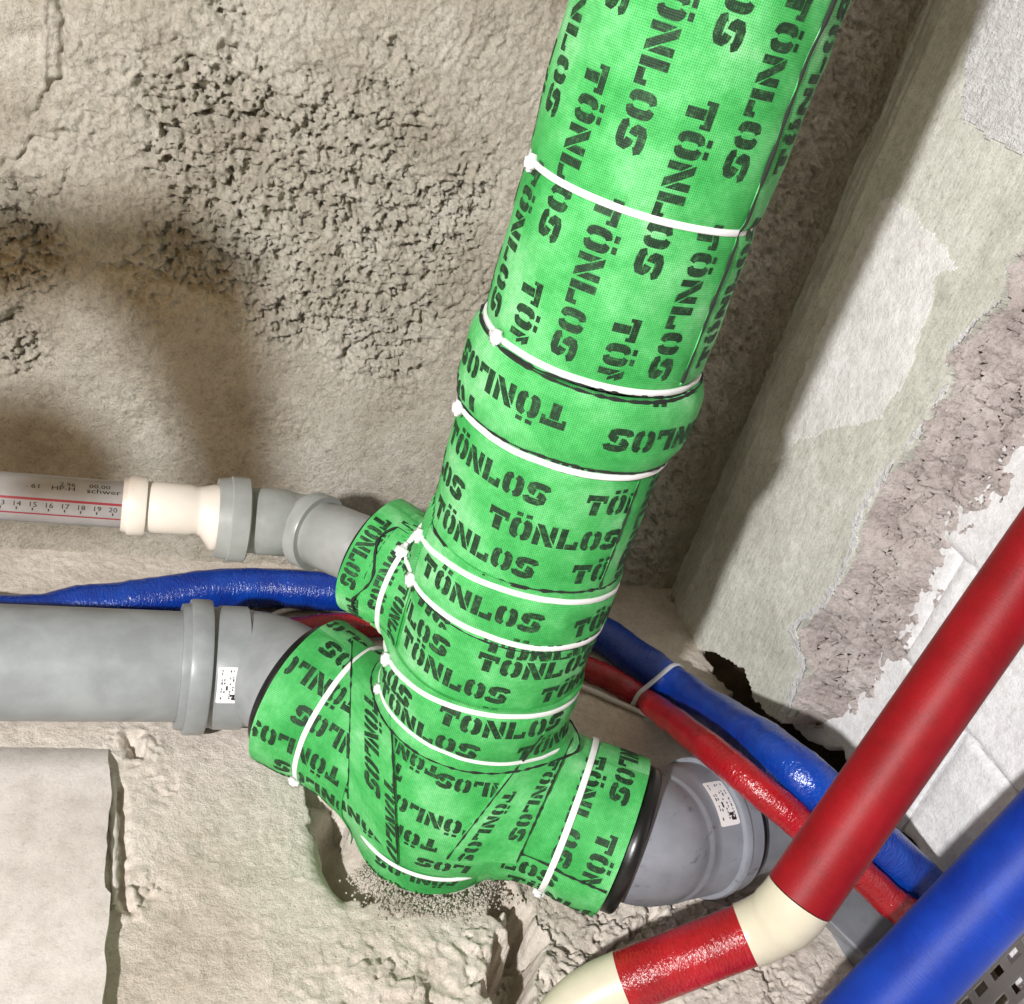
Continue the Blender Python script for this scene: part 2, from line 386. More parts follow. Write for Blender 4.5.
# old patch with a raised lip and cracks in the upper left
PXY = proj(np.stack([A, np.full_like(A, YW), B], -1))
patch = inpoly(PXY[..., 0], PXY[..., 1], [(-400, -400), (44, -400), (44, 92), (38, 112), (22, 148), (2, 168), (-400, 230)])
H = np.where(patch, H*.55-.0035, H)
def groove(A, B, pxs, conv, w, d, sd=0):
    q = [tuple(conv(*p)) for p in pxs]; dd = polydist(A+(noise3(A*120, B*120, None, sd)-.5)*.008, B+(noise3(A*120, B*120, None, sd+5)-.5)*.008, q)
    return -d*np.exp(-(dd/w)**2)
H += groove(A, B, [(58, -40), (64, 30), (62, 70), (46, 96), (30, 120)], pw, .0035, .008, 1)
H += groove(A, B, [(0, 168), (18, 158), (30, 140), (56, 138), (66, 134)], pw, .003, .007, 2)
H += .004*np.exp(-(polydist(A, B, [tuple(pw(44, -60)), tuple(pw(44, 90))])/.0025)**2)
H += groove(A, B, [(-20, 36), (35, 38)], pw, .009, .006, 3)
H += groove(A, B, [(186, 60), (184, 130), (190, 190), (205, 200)], pw, .0035, .007, 4)
H += groove(A, B, [(100, 268), (150, 272), (190, 285), (260, 312)], pw, .003, .006, 6)
H += groove(A, B, [(345, 360), (375, 335)], pw, .004, .007, 9)
H += groove(A, B, [(228, 48), (234, 49)], pw, .005, .012, 7)
H += groove(A, B, [(0, 330), (20, 312)], pw, .006, .014, 8)
H += .004*inpoly(PXY[..., 0], PXY[..., 1], [(50, 165), (64, 160), (66, 170), (58, 193), (46, 196)])
# crumbled strip down the corner
cst = np.exp(-((A-.40)/.05)**2)
H += cst*(crumb*.9-pit*.5+.002)+cst*(fbm(A*160, B*16, 3, 45)-.5)*.006
V = np.stack([A, YW-H, B], -1).reshape(-1, 3)
wb = mesh_np('wall_back', V, gridfaces(*A.shape)[:, ::-1], M['wall']); wb['kind'] = 'structure'

# floor
A, B = wall_grid(600, 410, -.62, .58, -.38, .44, -1.35, -1.0)
pf = lambda px, py: on_plane(px, py, 2, ZF)[:2]
H = (fbm(A*7, B*7, 4, 51)-.5)*.010+(fbm(A*45, B*45, 4, 52)-.5)*.0028+(fbm(A*200, B*200, 2, 53)-.5)*.0014
PX = proj(np.stack([A, B, np.full_like(A, ZF)], -1)); px_, py_ = PX[..., 0], PX[..., 1]
w1 = (fbm(A*45, B*45, 3, 61)-.5)*2.2; w2 = (fbm(A*45, B*45, 3, 62)-.5)*2.2
f1, ed = facet(A*34+w1, B*34+w2, 63, .9); f1c, edc = facet(A*85+w1, B*85+w2, 66, 1.0)
rock = blobs(A, B, [(640, 920, 70, 1.2), (560, 960, 70, 1), (700, 890, 60, 1), (780, 990, 70, .5), (490, 970, 40, .9), (430, 990, 50, .9), (370, 985, 50, .7), (600, 1000, 60, .9), (135, 750, 26, .9), (160, 790, 20, .6), (140, 900, 26, .6)], pf, .00105)
rock = np.clip(rock*1.3-.1+(fbm(A*20, B*20, 3, 71)-.5)*.7, 0, 1)
H += rock*(f1*.010+f1c*.004+(fbm(A*120, B*120, 3, 67)-.5)*.004-.009*np.exp(-(ed/.05)**2)*(A > .02)-.003*np.exp(-(edc/.07)**2)*(A > .02))
# the hollow the stack stands in, with a broken rim
rad = np.hypot(A, B); ang = np.arctan2(B, A)
H += -.036*np.exp(-((rad-.088)/.015)**2)*sstep(.55, .85, np.cos(ang-math.radians(172))+(fbm(A*40, B*40, 2, 77)-.5)*.4)
holl = [(308, 780), (306, 800), (316, 832), (335, 872), (358, 905), (380, 895), (372, 862), (358, 822), (345, 785)]
hm = inpoly(px_+(fbm(A*80, B*80, 2, 78)-.5)*14, py_+(fbm(A*80, B*80, 2, 79)-.5)*14, holl)
H -= hm*(.030+.012*noise3(A*60, B*60, None, 80))
# crevice running from the stack towards the viewer, ground beyond it lower
crev = [(503, 890), (520, 908), (526, 935), (518, 965), (510, 1010), (497, 1060)]
q = [tuple(pf(*p)) for p in crev]
dd = polydist(A+(fbm(A*45, B*45, 3, 81)-.5)*.03, B+(fbm(A*45, B*45, 3, 82)-.5)*.03, q)
H -= .075*sstep(.0235, .013, dd)
side = np.array([pf(500, 905), pf(505, 1060)])
dl = (A-side[0][0])-(B-side[0][1])*(side[1][0]-side[0][0])/(side[1][1]-side[0][1])
H -= .012*sstep(0, .03, dl)*sstep(.30, .16, A)*sstep(-.02, -.05, B)
# small pit, groove beside the screed edge
H += groove(A, B, [(132, 740), (136, 752)], pf, .006, .018, 84)
H += groove(A, B, [(118, 790), (121, 830), (123, 880), (124, 905)], pf, .005, .009, 85)
H += groove(A, B, [(640, 925), (668, 900), (680, 878)], pf, .003, .012, 86)
H += groove(A, B, [(600, 950), (640, 925)], pf, .002, .008, 87)
H += groove(A, B, [(765, 975), (772, 1000)], pf, .003, .006, 88)
H -= .16*sstep(.455, .47, A+(fbm(A*50, B*50, 2, 95)-.5)*.03)*sstep(-.12, -.08, B)
H += .004*np.exp(-((B-.44)/.06)**2)
V = np.stack([A, B, ZF+H], -1).reshape(-1, 3)
fl = mesh_np('floor', V, gridfaces(*A.shape), M['floor']); fl['kind'] = 'structure'
# raised screed on the left with a crisp edge
ex0 = pf(106, 758)[0]
A, B = wall_grid(150, 190, -1.35, -.29, -1.0, .142)
edgeX = -.292+(fbm(B*40, B*0, 3, 91)-.5)*.006-.006*sstep(.05, .13, B)+.004*(B < -.05)
S = A-A[0][0]; A2 = -1.35+(edgeX+1.35)*(S/S.max())
Hs = .0125+(fbm(A2*8, B*8, 4, 93)-.5)*.004+(fbm(A2*90, B*90, 3, 94)-.5)*.0009
Hs *= sstep(.140, .085, B); Hs -= .004*sstep(.11, .14, B)
V = np.stack([A2, B, ZF+Hs], -1)
V = np.concatenate([V, np.stack([A2[-1]+.0008, B[-1], np.full_like(B[-1], ZF-.02)], -1)[None]], 0)
mesh_np('screed_slab', V.reshape(-1, 3), gridfaces(V.shape[0], V.shape[1]), M['screed'], fl).data.set_sharp_from_angle(angle=math.radians(45))
rp = [np.array([*pf(*p), ZF+.001]) for p in ((112, 772), (113, 800), (114, 860), (114, 905))]
P = bez(rp, 10); sweep('mortar_ridge', P, .0035*np.sin(np.linspace(.3, 2.9, len(P)))**.5, M['screed'], fl, 10, rough=lambda P, a: (noise3(P[:, :1]*300+a[None], P[:, 1:2]*300+0*a[None], None, 4)-.5)*.003)

# right wall: recess, white blocks, grey-green render coat with a broken edge, flakes of white paint
pr = lambda px, py: on_plane(px, py, 0, XW)[[1, 2]]
prb = lambda px, py: on_plane(px, py, 0, XB)[[1, 2]]
A, B = wall_grid(150, 120, -1.0, .45, -.50, .64)
Hh = (fbm(A*18, B*18, 4, 101)-.5)*.03
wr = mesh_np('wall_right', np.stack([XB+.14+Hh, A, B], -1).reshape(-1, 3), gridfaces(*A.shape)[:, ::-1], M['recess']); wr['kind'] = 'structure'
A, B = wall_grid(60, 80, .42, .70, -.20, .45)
mesh_np('chase_bed', np.stack([A, B, -.47+(fbm(A*20, B*20, 4, 103)-.5)*.03], -1).reshape(-1, 3), gridfaces(*A.shape), M['recess'], wr)  # bed of the slot, its dark colour carries the shade in there
flat_edge = [(1100, 175), (1024, 250), (1011, 258), (1003, 300), (967, 335), (947, 359), (955, 382), (931, 414), (920, 444), (894, 467), (863, 520), (856, 558), (825, 607), (795, 630), (808, 668), (783, 722)]
out_edge = [(1100, 330), (1024, 414), (1007, 428), (977, 490), (935, 531), (890, 607), (875, 641), (856, 671), (829, 718), (806, 724), (783, 724)]
bot_edge = [(783, 723), (764, 714), (752, 700), (746, 682), (742, 668), (724, 660), (712, 652), (700, 652), (690, 642), (684, 632), (674, 626), (663, 606), (656, 598)]
A, B = wall_grid(360, 400, -.30, YW+.012, -.42, .64)
fe = np.array([pr(*p) for p in flat_edge]); oe = np.array([pr(*p) for p in out_edge]); be = np.array([pr(*p) for p in bot_edge])
jit = lambda s, a: (fbm(A*70, B*70, 3, s)-.5)*a
top = .66
coat_poly = [(YW+.03, top)]+[(fe[0][0], top)]+[tuple(p) for p in fe]+[tuple(p) for p in be]+[(YW+.03, be[-1][1]-.02)]
edge_poly = [(fe[0][0], top), (oe[0][0], top)]+[tuple(p) for p in oe]+[tuple(p) for p in fe[::-1]]
c_in = inpoly(A+jit(111, .012), B+jit(112, .012), coat_poly)
e_in = inpoly(A+jit(113, .014), B+jit(114, .014), edge_poly) & ~c_in
d1 = polydist(A, B, [tuple(p) for p in fe]); d2 = polydist(A, B, [tuple(p) for p in oe])
t = np.clip(d1/(d1+d2+1e-6), 0, 1)
hc = (fbm(A*6, B*6, 4, 121)-.5)*.010+(fbm(A*40, B*40, 3, 122)-.5)*.0022
hc += -.010*np.exp(-((A-YW)/.03)**2)+.004*np.exp(-((A-YW+.055)/.006)**2)*noise3(A*20, B*9, None, 7)
hc -= .003*sstep(.0, 1, np.clip((A-.36)/.05, 0, 1))*(fbm(A*130, B*14, 3, 125))*2
w1 = (fbm(A*60, B*60, 3, 131)-.5)*2.0; w2 = (fbm(A*60, B*60, 3, 132)-.5)*2.0
f1, ed = facet(A*40+w1, B*26+w2, 133, 1.0); f2_, ed2 = facet(A*110+w1, B*80+w2, 135, 1.1)
he = f1*.013+f2_*.0065+(fbm(A*150, B*150, 2, 134)-.5)*.006-.009*np.exp(-(ed/.06)**2)
X = np.where(c_in, XW-hc, XW+.004+(XB+.006-XW)*t**.8-he*sstep(0, .12, t))
def masked(name, Xg, mask, mat, parent, depth=None):
    """faces of the grid whose corners lie in mask, with a rim going back into the wall"""
    nA, nB = A.shape
    Fq = gridfaces(nA, nB)[:, ::-1]; mf = mask.reshape(-1)[Fq].all(1); Fq = Fq[mf]
    V = np.stack([Xg, A, B], -1).reshape(-1, 3)
    if depth is not None:
        ed = np.concatenate([Fq[:, [0, 1]], Fq[:, [1, 2]], Fq[:, [2, 3]], Fq[:, [3, 0]]])
        key = np.sort(ed, 1); code = key[:, 0].astype(np.int64)*len(V)+key[:, 1]
        u, inv, cnt = np.unique(code, return_inverse=True, return_counts=True)
        be_ = ed[cnt[inv] == 1]
        bv = np.unique(be_); mp = np.full(len(V), -1); mp[bv] = len(V)+np.arange(len(bv))
        ext = V[bv].copy(); ext[:, 0] = depth if np.isscalar(depth) else depth.reshape(-1)[bv]
        V = np.concatenate([V, ext]); Fq = np.concatenate([Fq, np.stack([be_[:, 1], be_[:, 0], mp[be_[:, 0]], mp[be_[:, 1]]], 1)])
    use = np.unique(Fq); rm = np.full(len(V), -1); rm[use] = np.arange(len(use))
    o = mesh_np(name, V[use], rm[Fq], mat, parent); o.data.set_sharp_from_angle(angle=math.radians(50)); return o
import_c = c_in
# grow the masks by a cell so that coat and broken edge meet
def grow(m):
    g = m.copy(); g[1:] |= m[:-1]; g[:-1] |= m[1:]; g[:, 1:] |= m[:, :-1]; g[:, :-1] |= m[:, 1:]; return g
masked('render_coat', XW-hc, c_in, M['coat'], wr, XB+.02)
o = masked('broken_edge', X, grow(e_in), M['broken'], wr, XB+.03)
def flake(poly, mat, off, js, amp=.012):
    q = [tuple(pr(*p)) for p in poly]
    m = inpoly(A+jit(js, amp), B+jit(js+1, amp), q) & c_in
    return masked('paint_flake', XW-hc-off-(fbm(A*150, B*150, 2, js)-.5)*.001, m, mat, wr, XW-hc+.001)
flake([(893, 195), (915, 215), (939, 239), (965, 267), (935, 276), (934, 297), (921, 339), (905, 385), (880, 420), (845, 428), (800, 440), (772, 470), (795, 395), (832, 310), (862, 245), (884, 198)], M['paint'], .0012, 141)
flake([(1100, -60), (985, -60), (974, 20), (963, 100), (961, 120), (985, 132), (1002, 146), (1030, 158), (1100, 200)], M['stucco'], .0025, 143)
flake([(1100, 160), (1024, 248), (1009, 256), (1001, 296), (962, 333), (950, 345), (946, 366), (956, 386), (985, 350), (1010, 318), (1030, 290), (1100, 240)], M['stucco'], .002, 145, .006)
flake([(956, 380), (935, 405), (922, 436), (896, 458), (890, 478), (864, 512), (858, 545), (834, 590), (822, 612), (800, 628), (795, 634), (815, 660), (790, 722), (775, 720), (800, 668), (786, 628), (820, 600), (848, 552), (856, 512), (886, 468), (915, 430), (944, 385)], M['stucco'], .0015, 147, .008)
# a course of blocks below the broken edge, painted white
def block(y0, y1, z0, z1, k, bottom=None):
    n, m = 34, 34
    a = np.linspace(0, 1, n); b = np.linspace(0, 1, m); U, Vv = np.meshgrid(a, b, indexing='ij')
    y = y0+(y1-y0)*U; z = z0+(z1-z0)*Vv
    if bottom is not None:
        zb = np.interp(y, bottom[0], bottom[1])+(fbm(y*60, y*0, 3, 150+k)-.5)*.02; z = zb+(z1-zb)*Vv
    e = np.minimum(np.minimum(U, 1-U)*(y1-y0), np.minimum(Vv, 1-Vv)*(z1-z0))
    x = XB+.004*np.exp(-(e/.0025)**2)-(fbm(y*12, z*12, 4, 160+k)-.5)*.008-(fbm(y*80, z*80, 3, 161)-.5)*.002+.001*(k % 3)
    Vt = np.stack([x, y, z], -1)
    ring = np.concatenate([np.arange(n)*m, (n-1)*m+np.arange(1, m), (np.arange(n-1)[::-1])*m+m-1, np.arange(1, m-1)[::-1]])
    V0 = Vt.reshape(-1, 3); ext = V0[ring].copy(); ext[:, 0] = XB+.045
    Fq = gridfaces(n, m)[:, ::-1]; r2 = len(V0)+np.arange(len(ring))
    rim = np.stack([ring, np.roll(ring, -1), np.roll(r2, -1), r2], 1)[:, ::-1]
    o = mesh_np('block', np.concatenate([V0, ext]), np.concatenate([Fq, rim[:, ::-1]]), M['block'], wr)
    o.data.set_sharp_from_angle(angle=math.radians(45)); return o
bb = np.array(sorted([tuple(prb(*p)) for p in [(800, 735), (838, 752), (860, 772), (888, 820), (905, 835), (940, 880), (990, 950), (1060, 1060)]]))
bot = (bb[:, 0], bb[:, 1])
zj = [-.128, .006, .14, .27, .40, .52, .64]
k = 0
for r, (z0, z1) in enumerate(zip([-.3]+zj[:-1], zj)):
    ys = [-.766, -.533, -.30, -.066, .165, .30] if r % 2 == 0 else [-.88, -.64, -.40, -.17, .046, .28]
    for y0, y1 in zip(ys[:-1], ys[1:]):
        if r == 0 and y1 > .2: continue
        block(y0+.0012, y1-.0012, z0+.0012, z1-.0012, k, bot if r == 0 else None); k += 1

# ------------------------------------------------------------------ the wrapped stack: one field describes the whole fleece surface
ZL, ZR, ZS = -.258, -.238, -.068
aL, aR, aS = math.radians(43), math.radians(-31), math.radians(44)
bL = np.array([-math.cos(aL), math.sin(aL), 0]); bR = np.array([math.cos(aR), math.sin(aR), 0]); bS = np.array([-math.cos(aS), math.sin(aS), 0])
TH0 = math.radians(-116)
TIES = [(.311, 0, 0), (.199, 0, 0), (.132, .002, -110), (.008, .016, -108), (-.028, .008, -115), (-.112, .018, -90), (-.157, .010, -120)]
def tie_z(k, th): z, a, p = TIES[k]; return z+a*np.cos(th-math.radians(p))
def Rz(th, z):
    r = np.interp(z, [-.40, -.33, -.29, -.24, -.20, -.15, -.118, -.095, -.05, -.02, .015, .03, .04, .125, .14, .15, .185, .193, .203, .22, .60],
                     [.068, .068, .071, .074, .077, .080, .0825, .0815, .0815, .082, .081, .0790, .0785, .0785, .0805, .0832, .0832, .081, .0785, .0785, .0785])
    r = r+.003*np.exp(-((z-.168)/.022)**2)*np.exp(-(((th-math.radians(-25)+math.pi) % (2*math.pi)-math.pi)/.75)**2)
    for k in range(len(TIES)):
        r = r-.0022*np.exp(-((z-tie_z(k, th))/.0045)**2)
    return r
def smin(a, b, k):
    h = np.clip(.5+.5*(b-a)/k, 0, 1); return b*(1-h)+a*h-k*h*(1-h)
def cyl_d(P, z0, b, rf):
    q = P-np.array([0, 0, z0]); s = np.maximum(q@b, 0); d = np.linalg.norm(q-s[..., None]*b, axis=-1); return d-rf(s)
rL = lambda s: np.interp(s, [0, .08, .115, .125, .14, .185], [.07, .073, .0725, .0715, .0755, .079])
rR = lambda s: np.interp(s, [0, .08, .108, .118, .13, .18], [.066, .069, .0685, .068, .071, .0725])
rS = lambda s: np.interp(s, [0, .07, .085, .1, .14], [.05, .05, .0485, .052, .0545])
def sdf(P):
    th = np.arctan2(P[..., 1], P[..., 0])
    d = np.hypot(P[..., 0], P[..., 1])-Rz(th, P[..., 2])
    d = smin(d, cyl_d(P, ZL, bL, rL), .045); d = smin(d, cyl_d(P, ZR, bR, rR), .04); d = smin(d, cyl_d(P, ZS, bS, rS), .018)
    w = noise3(P[..., 0]*26, P[..., 1]*26, P[..., 2]*22, 201)-.5
    w2 = noise3(P[..., 0]*70, P[..., 1]*70, P[..., 2]*60, 202)-.5
    return d-.0026*w-.0010*w2
def normal(P):
    e = 6e-4; g = np.stack([sdf(P+np.eye(3)[k]*e)-sdf(P-np.eye(3)[k]*e) for k in range(3)], -1)
    return g/(np.linalg.norm(g, axis=-1)[..., None]+1e-12)
def march(O, D, off, rmax=.14):
    lo_ = np.full(O.shape[:-1], .02); hi_ = np.full(O.shape[:-1], rmax)
    for _ in range(26):
        m = (lo_+hi_)/2; inside = sdf(O+D*m[..., None]) < off
        lo_ = np.where(inside, m, lo_); hi_ = np.where(inside, hi_, m)
    return O+D*lo_[..., None]
def trunk_pt(s, z, off, r0=.08, rmax=.104):
    th = s/r0+TH0; z = np.broadcast_to(z, s.shape)
    D = np.stack([np.cos(th), np.sin(th), np.zeros_like(th)], -1); O = np.stack([np.zeros_like(th), np.zeros_like(th), z], -1)
    return march(O, D, off, rmax)
def branch_pt(b, z0, s, phi, off, rmax=.12):
    side = np.cross(b, [0, 0, 1.0]); side = side if side[1] < 0 else -side
    D = np.cos(phi)[..., None]*np.array([0, 0, 1.0])+np.sin(phi)[..., None]*side
    O = np.array([0, 0, z0])+s[..., None]*b
    return march(O, D, off, rmax)
def view_pt(px, py, off):
    """where the fleece lies along a sight line"""
    D = np.stack([(px-CX)/F, (py-CY)/F, np.ones_like(px)], -1)@RM.T; L = np.linalg.norm(D, axis=-1)[..., None]; D = D/L
    t = np.full(px.shape, .45)
    for _ in range(90): t = t+np.clip(sdf(CAM+D*t[..., None])-off, -.02, .05)*.8
    return CAM+D*t[..., None]

stack = root_at('wrapped_drain_stack', (0, 0, -.34), 'vertical drain stack wrapped in green printed fleece and bound with white cable ties', 'drain pipe')
def sheet(name, fn, U, V_, off, parent=stack, mat='fabric', closed=False, rim=True, flip=False, chk=True):
    """U (nu), V (nv) parameter lists; edge rows fold back towards the pipe"""
    u = np.asarray(U); v = np.asarray(V_)
    if rim: v2 = np.concatenate([[v[0]], v, [v[-1]]]); o2 = np.concatenate([[off-.006], np.full(len(v), off), [off-.006]])
    else: v2 = v; o2 = np.full(len(v), off)
    if closed == 'open': u2 = u; ou = np.full(len(u), off); closed = False
    elif rim and not closed: u2 = np.concatenate([[u[0]], u, [u[-1]]]); ou = np.concatenate([[off-.006], np.full(len(u), off), [off-.006]])
    else: u2 = u; ou = np.full(len(u), off)
    Ug, Vg = np.meshgrid(u2, v2, indexing='ij'); Og = np.minimum(ou[:, None], o2[None, :])
    P = fn(Ug, Vg, Og); Fq = gridfaces(len(u2), len(v2), closed)
    bad = np.abs(sdf(P)-Og).reshape(-1) > .0016; Fq = Fq[~bad[Fq].any(1)] if chk else Fq
    if flip: Fq = Fq[:, ::-1]
    o = mesh_np(name, P.reshape(-1, 3), Fq, M[mat], None, np.stack([Ug, Vg], -1).reshape(-1, 2))
    o.data.set_sharp_from_angle(angle=math.radians(60)); adopt(o, parent); return o
def around(n): return (np.arange(n+1)/n-.5)*2*math.pi*.08
def band(name, z0, z1, off, n=200, wob=.0, seed=0):
    nz = max(6, int((z1-z0)/.0022))
    v = np.linspace(0, 1, nz)
    def fn(Ug, Vg, Og):
        th = Ug/.08+TH0
        a = z0+wob*np.cos(th-seed)+.0012*np.sin(3*th+seed); b_ = z1+wob*np.cos(th-seed)+.0012*np.sin(2*th+seed*2)
        return trunk_pt(Ug, a+(b_-a)*Vg, Og)
    o = sheet(name, fn, around(n), v, off, closed='open')
    uvd = o.data.uv_layers[0].data; buf = np.zeros(len(uvd)*2, np.float32); uvd.foreach_get('uv', buf)
    buf = buf.reshape(-1, 2); buf[:, 1] = buf[:, 1]*(z1-z0); uvd.foreach_set('uv', buf.ravel()); return o

# --- stencil letters as small quads in a unit cell (width 1, height 1)
def _strip(path, w, n=1):
    P = np.array(path, float); T = np.gradient(P, axis=0); T /= np.linalg.norm(T, axis=1)[:, None]; N = np.stack([-T[:, 1], T[:, 0]], 1)
    a = P+N*w/2; b = P-N*w/2
    return [np.array([a[i], b[i], b[i+1], a[i+1]]) for i in range(len(P)-1)]
def _se(ang, cx, cy, rx, ry, e=.62):
    c, s = np.cos(ang), np.sin(ang); return np.stack([cx+rx*np.sign(c)*np.abs(c)**e, cy+ry*np.sign(s)*np.abs(s)**e], -1)
def _ring(a0, a1, n=12):
    t = np.radians(np.linspace(a0, a1, n)); o_ = _se(t, .5, .5, .5, .5); i_ = _se(t, .5, .5, .145, .29)
    return [np.array([o_[i], i_[i], i_[i+1], o_[i+1]]) for i in range(n-1)]
R4 = lambda x0, y0, x1, y1: np.array([(x0, y0), (x1, y0), (x1, y1), (x0, y1)], float)
O_ = _ring(97, 263)+_ring(-83, 83)
GLY = {'T': [R4(0, .72, 1, 1), R4(0, .6, .16, .72), R4(.84, .6, 1, .72), R4(.31, 0, .69, .68)],
       'O': O_,
       'Ö': O_+[R4(.14, 1.08, .42, 1.26), R4(.58, 1.08, .86, 1.26)],
       'N': [np.array([(0, 0), (.29, 0), (.29, .50), (0, .86)]), np.array([(0, 1), (.34, 1), (1, 0), (.66, 0)])[[0, 3, 2, 1]], np.array([(.71, .52), (1, .14), (1, 1), (.71, 1)])],
       'L': [R4(.02, 0, .36, 1), R4(.42, 0, 1, .27), R4(.80, .27, 1, .42)],
       'S': _strip([(.95, .70), (.90, .83), (.70, .87), (.35, .87), (.17, .80), (.15, .66), (.25, .57), (.42, .54)], .30)+
            _strip([(.05, .30), (.10, .17), (.30, .13), (.65, .13), (.83, .20), (.85, .34), (.75, .43), (.56, .48)], .30)}
def _sub(q, n, m):
    out = []
    for i in range(n):
        for j in range(m):
            c = []
            for (a, b) in ((i/n, j/m), ((i+1)/n, j/m), ((i+1)/n, (j+1)/m), (i/n, (j+1)/m)):
                c.append((q[0]*(1-a)+q[1]*a)*(1-b)+(q[3]*(1-a)+q[2]*a)*b)
            out.append(c)
    return out
LH, LP = .0172, .0180                                              # cap height, letter pitch
def word_quads(txt='TÖNLOS', a=0, b=6, fine=.18):
    Q = []
    for i, ch in enumerate(txt):
        if i < a or i >= b: continue
        for q in GLY[ch]:
            w = max(np.linalg.norm(q[1]-q[0]), np.linalg.norm(q[2]-q[3])); h = max(np.linalg.norm(q[3]-q[0]), np.linalg.norm(q[2]-q[1]))
            for c in _sub(q, max(1, int(round(w/fine))), max(1, int(round(h/fine)))):
                Q.append([(i*LP+p[0]*.0158, p[1]*LH) for p in c])
    return np.array(Q)                                             # (n,4,2): along the word, up
WORD = word_quads()
def lettering(parent, fn, words, off, clip=None, scale=1.0, up=1):
    """words: (u, v, direction of reading in degrees[, flip]) of the word's start in the sheet's metres; fn maps (u,v,off) to space"""
    for w in words:
        u0, v0, deg = w[:3]; c, s = math.cos(math.radians(deg)), math.sin(math.radians(deg))
        q = WORD*scale; q = (q-np.array([0, LH*scale/2]))*np.array([1, up])
        put_word(parent, fn, np.stack([u0+q[..., 0]*c-q[..., 1]*s, v0+q[..., 0]*s+q[..., 1]*c], -1), off, clip)
def put_word(parent, fn, Q, off, clip=None, flip=False):
    m = Q.mean(1)
    if clip is not None: Q = Q[clip(m[:, 0], m[:, 1])]
    if len(Q) < 4: return
    P = fn(Q[..., 0], Q[..., 1], np.full(Q.shape[:2], off+.00045))
    ok = (np.abs(sdf(P)-off-.00045) < .0012).all(1); P, Q = P[ok], Q[ok]
    if len(Q) < 4: return
    Fq = np.arange(len(Q)*4).reshape(-1, 4)
    o = mesh_np('printed_word', P.reshape(-1, 3), Fq[:, ::-1] if flip else Fq, M['print'], None, Q.reshape(-1, 2))
    adopt(o, stack); o.parent = parent; o.matrix_parent_inverse = Matrix.Identity(4)
def edge_shade_line(parent, P, r=.0009, seed=0):
    """ragged dark line along a cut fleece edge: black core plus painted gap shadow"""
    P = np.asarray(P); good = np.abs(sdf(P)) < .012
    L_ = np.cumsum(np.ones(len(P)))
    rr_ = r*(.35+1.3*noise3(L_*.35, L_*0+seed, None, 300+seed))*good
    o = sweep('edge_shade_line', P, np.maximum(rr_, .00005), M['felt_shade'], None, 6, False)
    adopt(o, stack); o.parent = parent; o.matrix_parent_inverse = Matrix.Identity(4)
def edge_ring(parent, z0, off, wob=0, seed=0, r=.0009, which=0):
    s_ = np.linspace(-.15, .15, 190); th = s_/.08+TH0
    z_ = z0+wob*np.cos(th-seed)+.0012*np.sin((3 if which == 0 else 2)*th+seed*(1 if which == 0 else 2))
    edge_shade_line(parent, trunk_pt(s_, z_, np.full(len(s_), off)), r, int(abs(z0)*1000))
def tk(Ug, Vg, Og): return trunk_pt(Ug, Vg, Og)

# --- the wraps of the upright, top to bottom (s is arc length from the side facing the viewer)
PER = .134
up_w = band('upper_wrap', .196, .60, .0015, 220)
W_ = []
for k in range(-4, 4):
    s = .0187+.0342*k; z0 = .3736+.009+(PER/2 if k % 2 else 0)
    for j in range(-2, 3): W_.append((s, z0+j*PER, -90))
lettering(up_w, tk, W_, .0015, lambda u, v: (v > .205) & (v < .598) & (u < .0775) & (u > -.16))
# lengthwise overlap of the upper wrap on the right, printed the other way round
def seamfn(Ug, Vg, Og): return trunk_pt(Ug, Vg, Og)
sf = sheet('seam_flap', seamfn, np.linspace(.079, .118, 22), np.linspace(.204, .60, 150), .0028, flip=False)
lettering(sf, tk, [(.0985, .215+j*PER, 90) for j in range(3)], .0028, lambda u, v: (u > .0795) & (u < .117) & (v < .598))
lo_w = band('lower_wrap', .030, .150, .0016, 210)
lettering(lo_w, tk, [(s+k*PER, z, 0) for z, s in ((.1385, -.028), (.1085, -.1000), (.0775, -.031), (.0475, -.0915)) for k in (-1, 0, 1)], .0016,
          lambda u, v: (v > .032) & (v < .149) & (u > -.16) & (u < .0735))
sf2 = sheet('seam_flap', seamfn, np.linspace(.0735, .128, 26), np.linspace(.031, .139, 50), .0030)
lettering(sf2, tk, [(.099, .150, -90), (.099, .066, -90), (.126, .12, -90)], .0030, lambda u, v: (u > .075) & (u < .127) & (v > .033) & (v < .137))
cl_w = band('collar_wrap', .140, .1965, .0044, 210, .0015, 1.0)
lettering(cl_w, tk, [(.0055-.004, .1725, 180), (.0055+.1285, .1665, 180), (-.135, .176, 180), (-.06, .145, 180), (.2, .203, 180), (.085, .205, 180)], .0044, lambda u, v: (v > .1425) & (v < .194))
b1 = band('narrow_band', -.032, .024, .0030, 200, .008, math.radians(-112))
lettering(b1, tk, [(-.075, .0035, 0), (-.075+PER, -.004, 0), (-.005, -.0265, 0), (-.14, -.030, 0)], .0030, lambda u, v: (v > -.032) & (v < .018))
b2 = band('narrow_band', -.118, -.022, .0014, 200, .006, math.radians(-100))
lettering(b2, tk, [(-.005, -.0445, 0), (-.135, -.050, 0), (-.080, -.0735, 0), (.053, -.073, 0), (-.01, -.101, 0)], .0014, lambda u, v: (v > -.115) & (v < -.026) & (u > -.085))
b3 = band('narrow_band', -.166, -.096, .0042, 200, .008, math.radians(-95))
lettering(b3, tk, [(-.020, -.1075, 0), (-.152, -.118, 0), (-.088, -.1360, 0), (.05, -.137, 0)], .0042, lambda u, v: (v > -.158) & (v < -.098) & (u > -.1))
tb = band('tee_wrap', -.338, -.140, .0, 220)
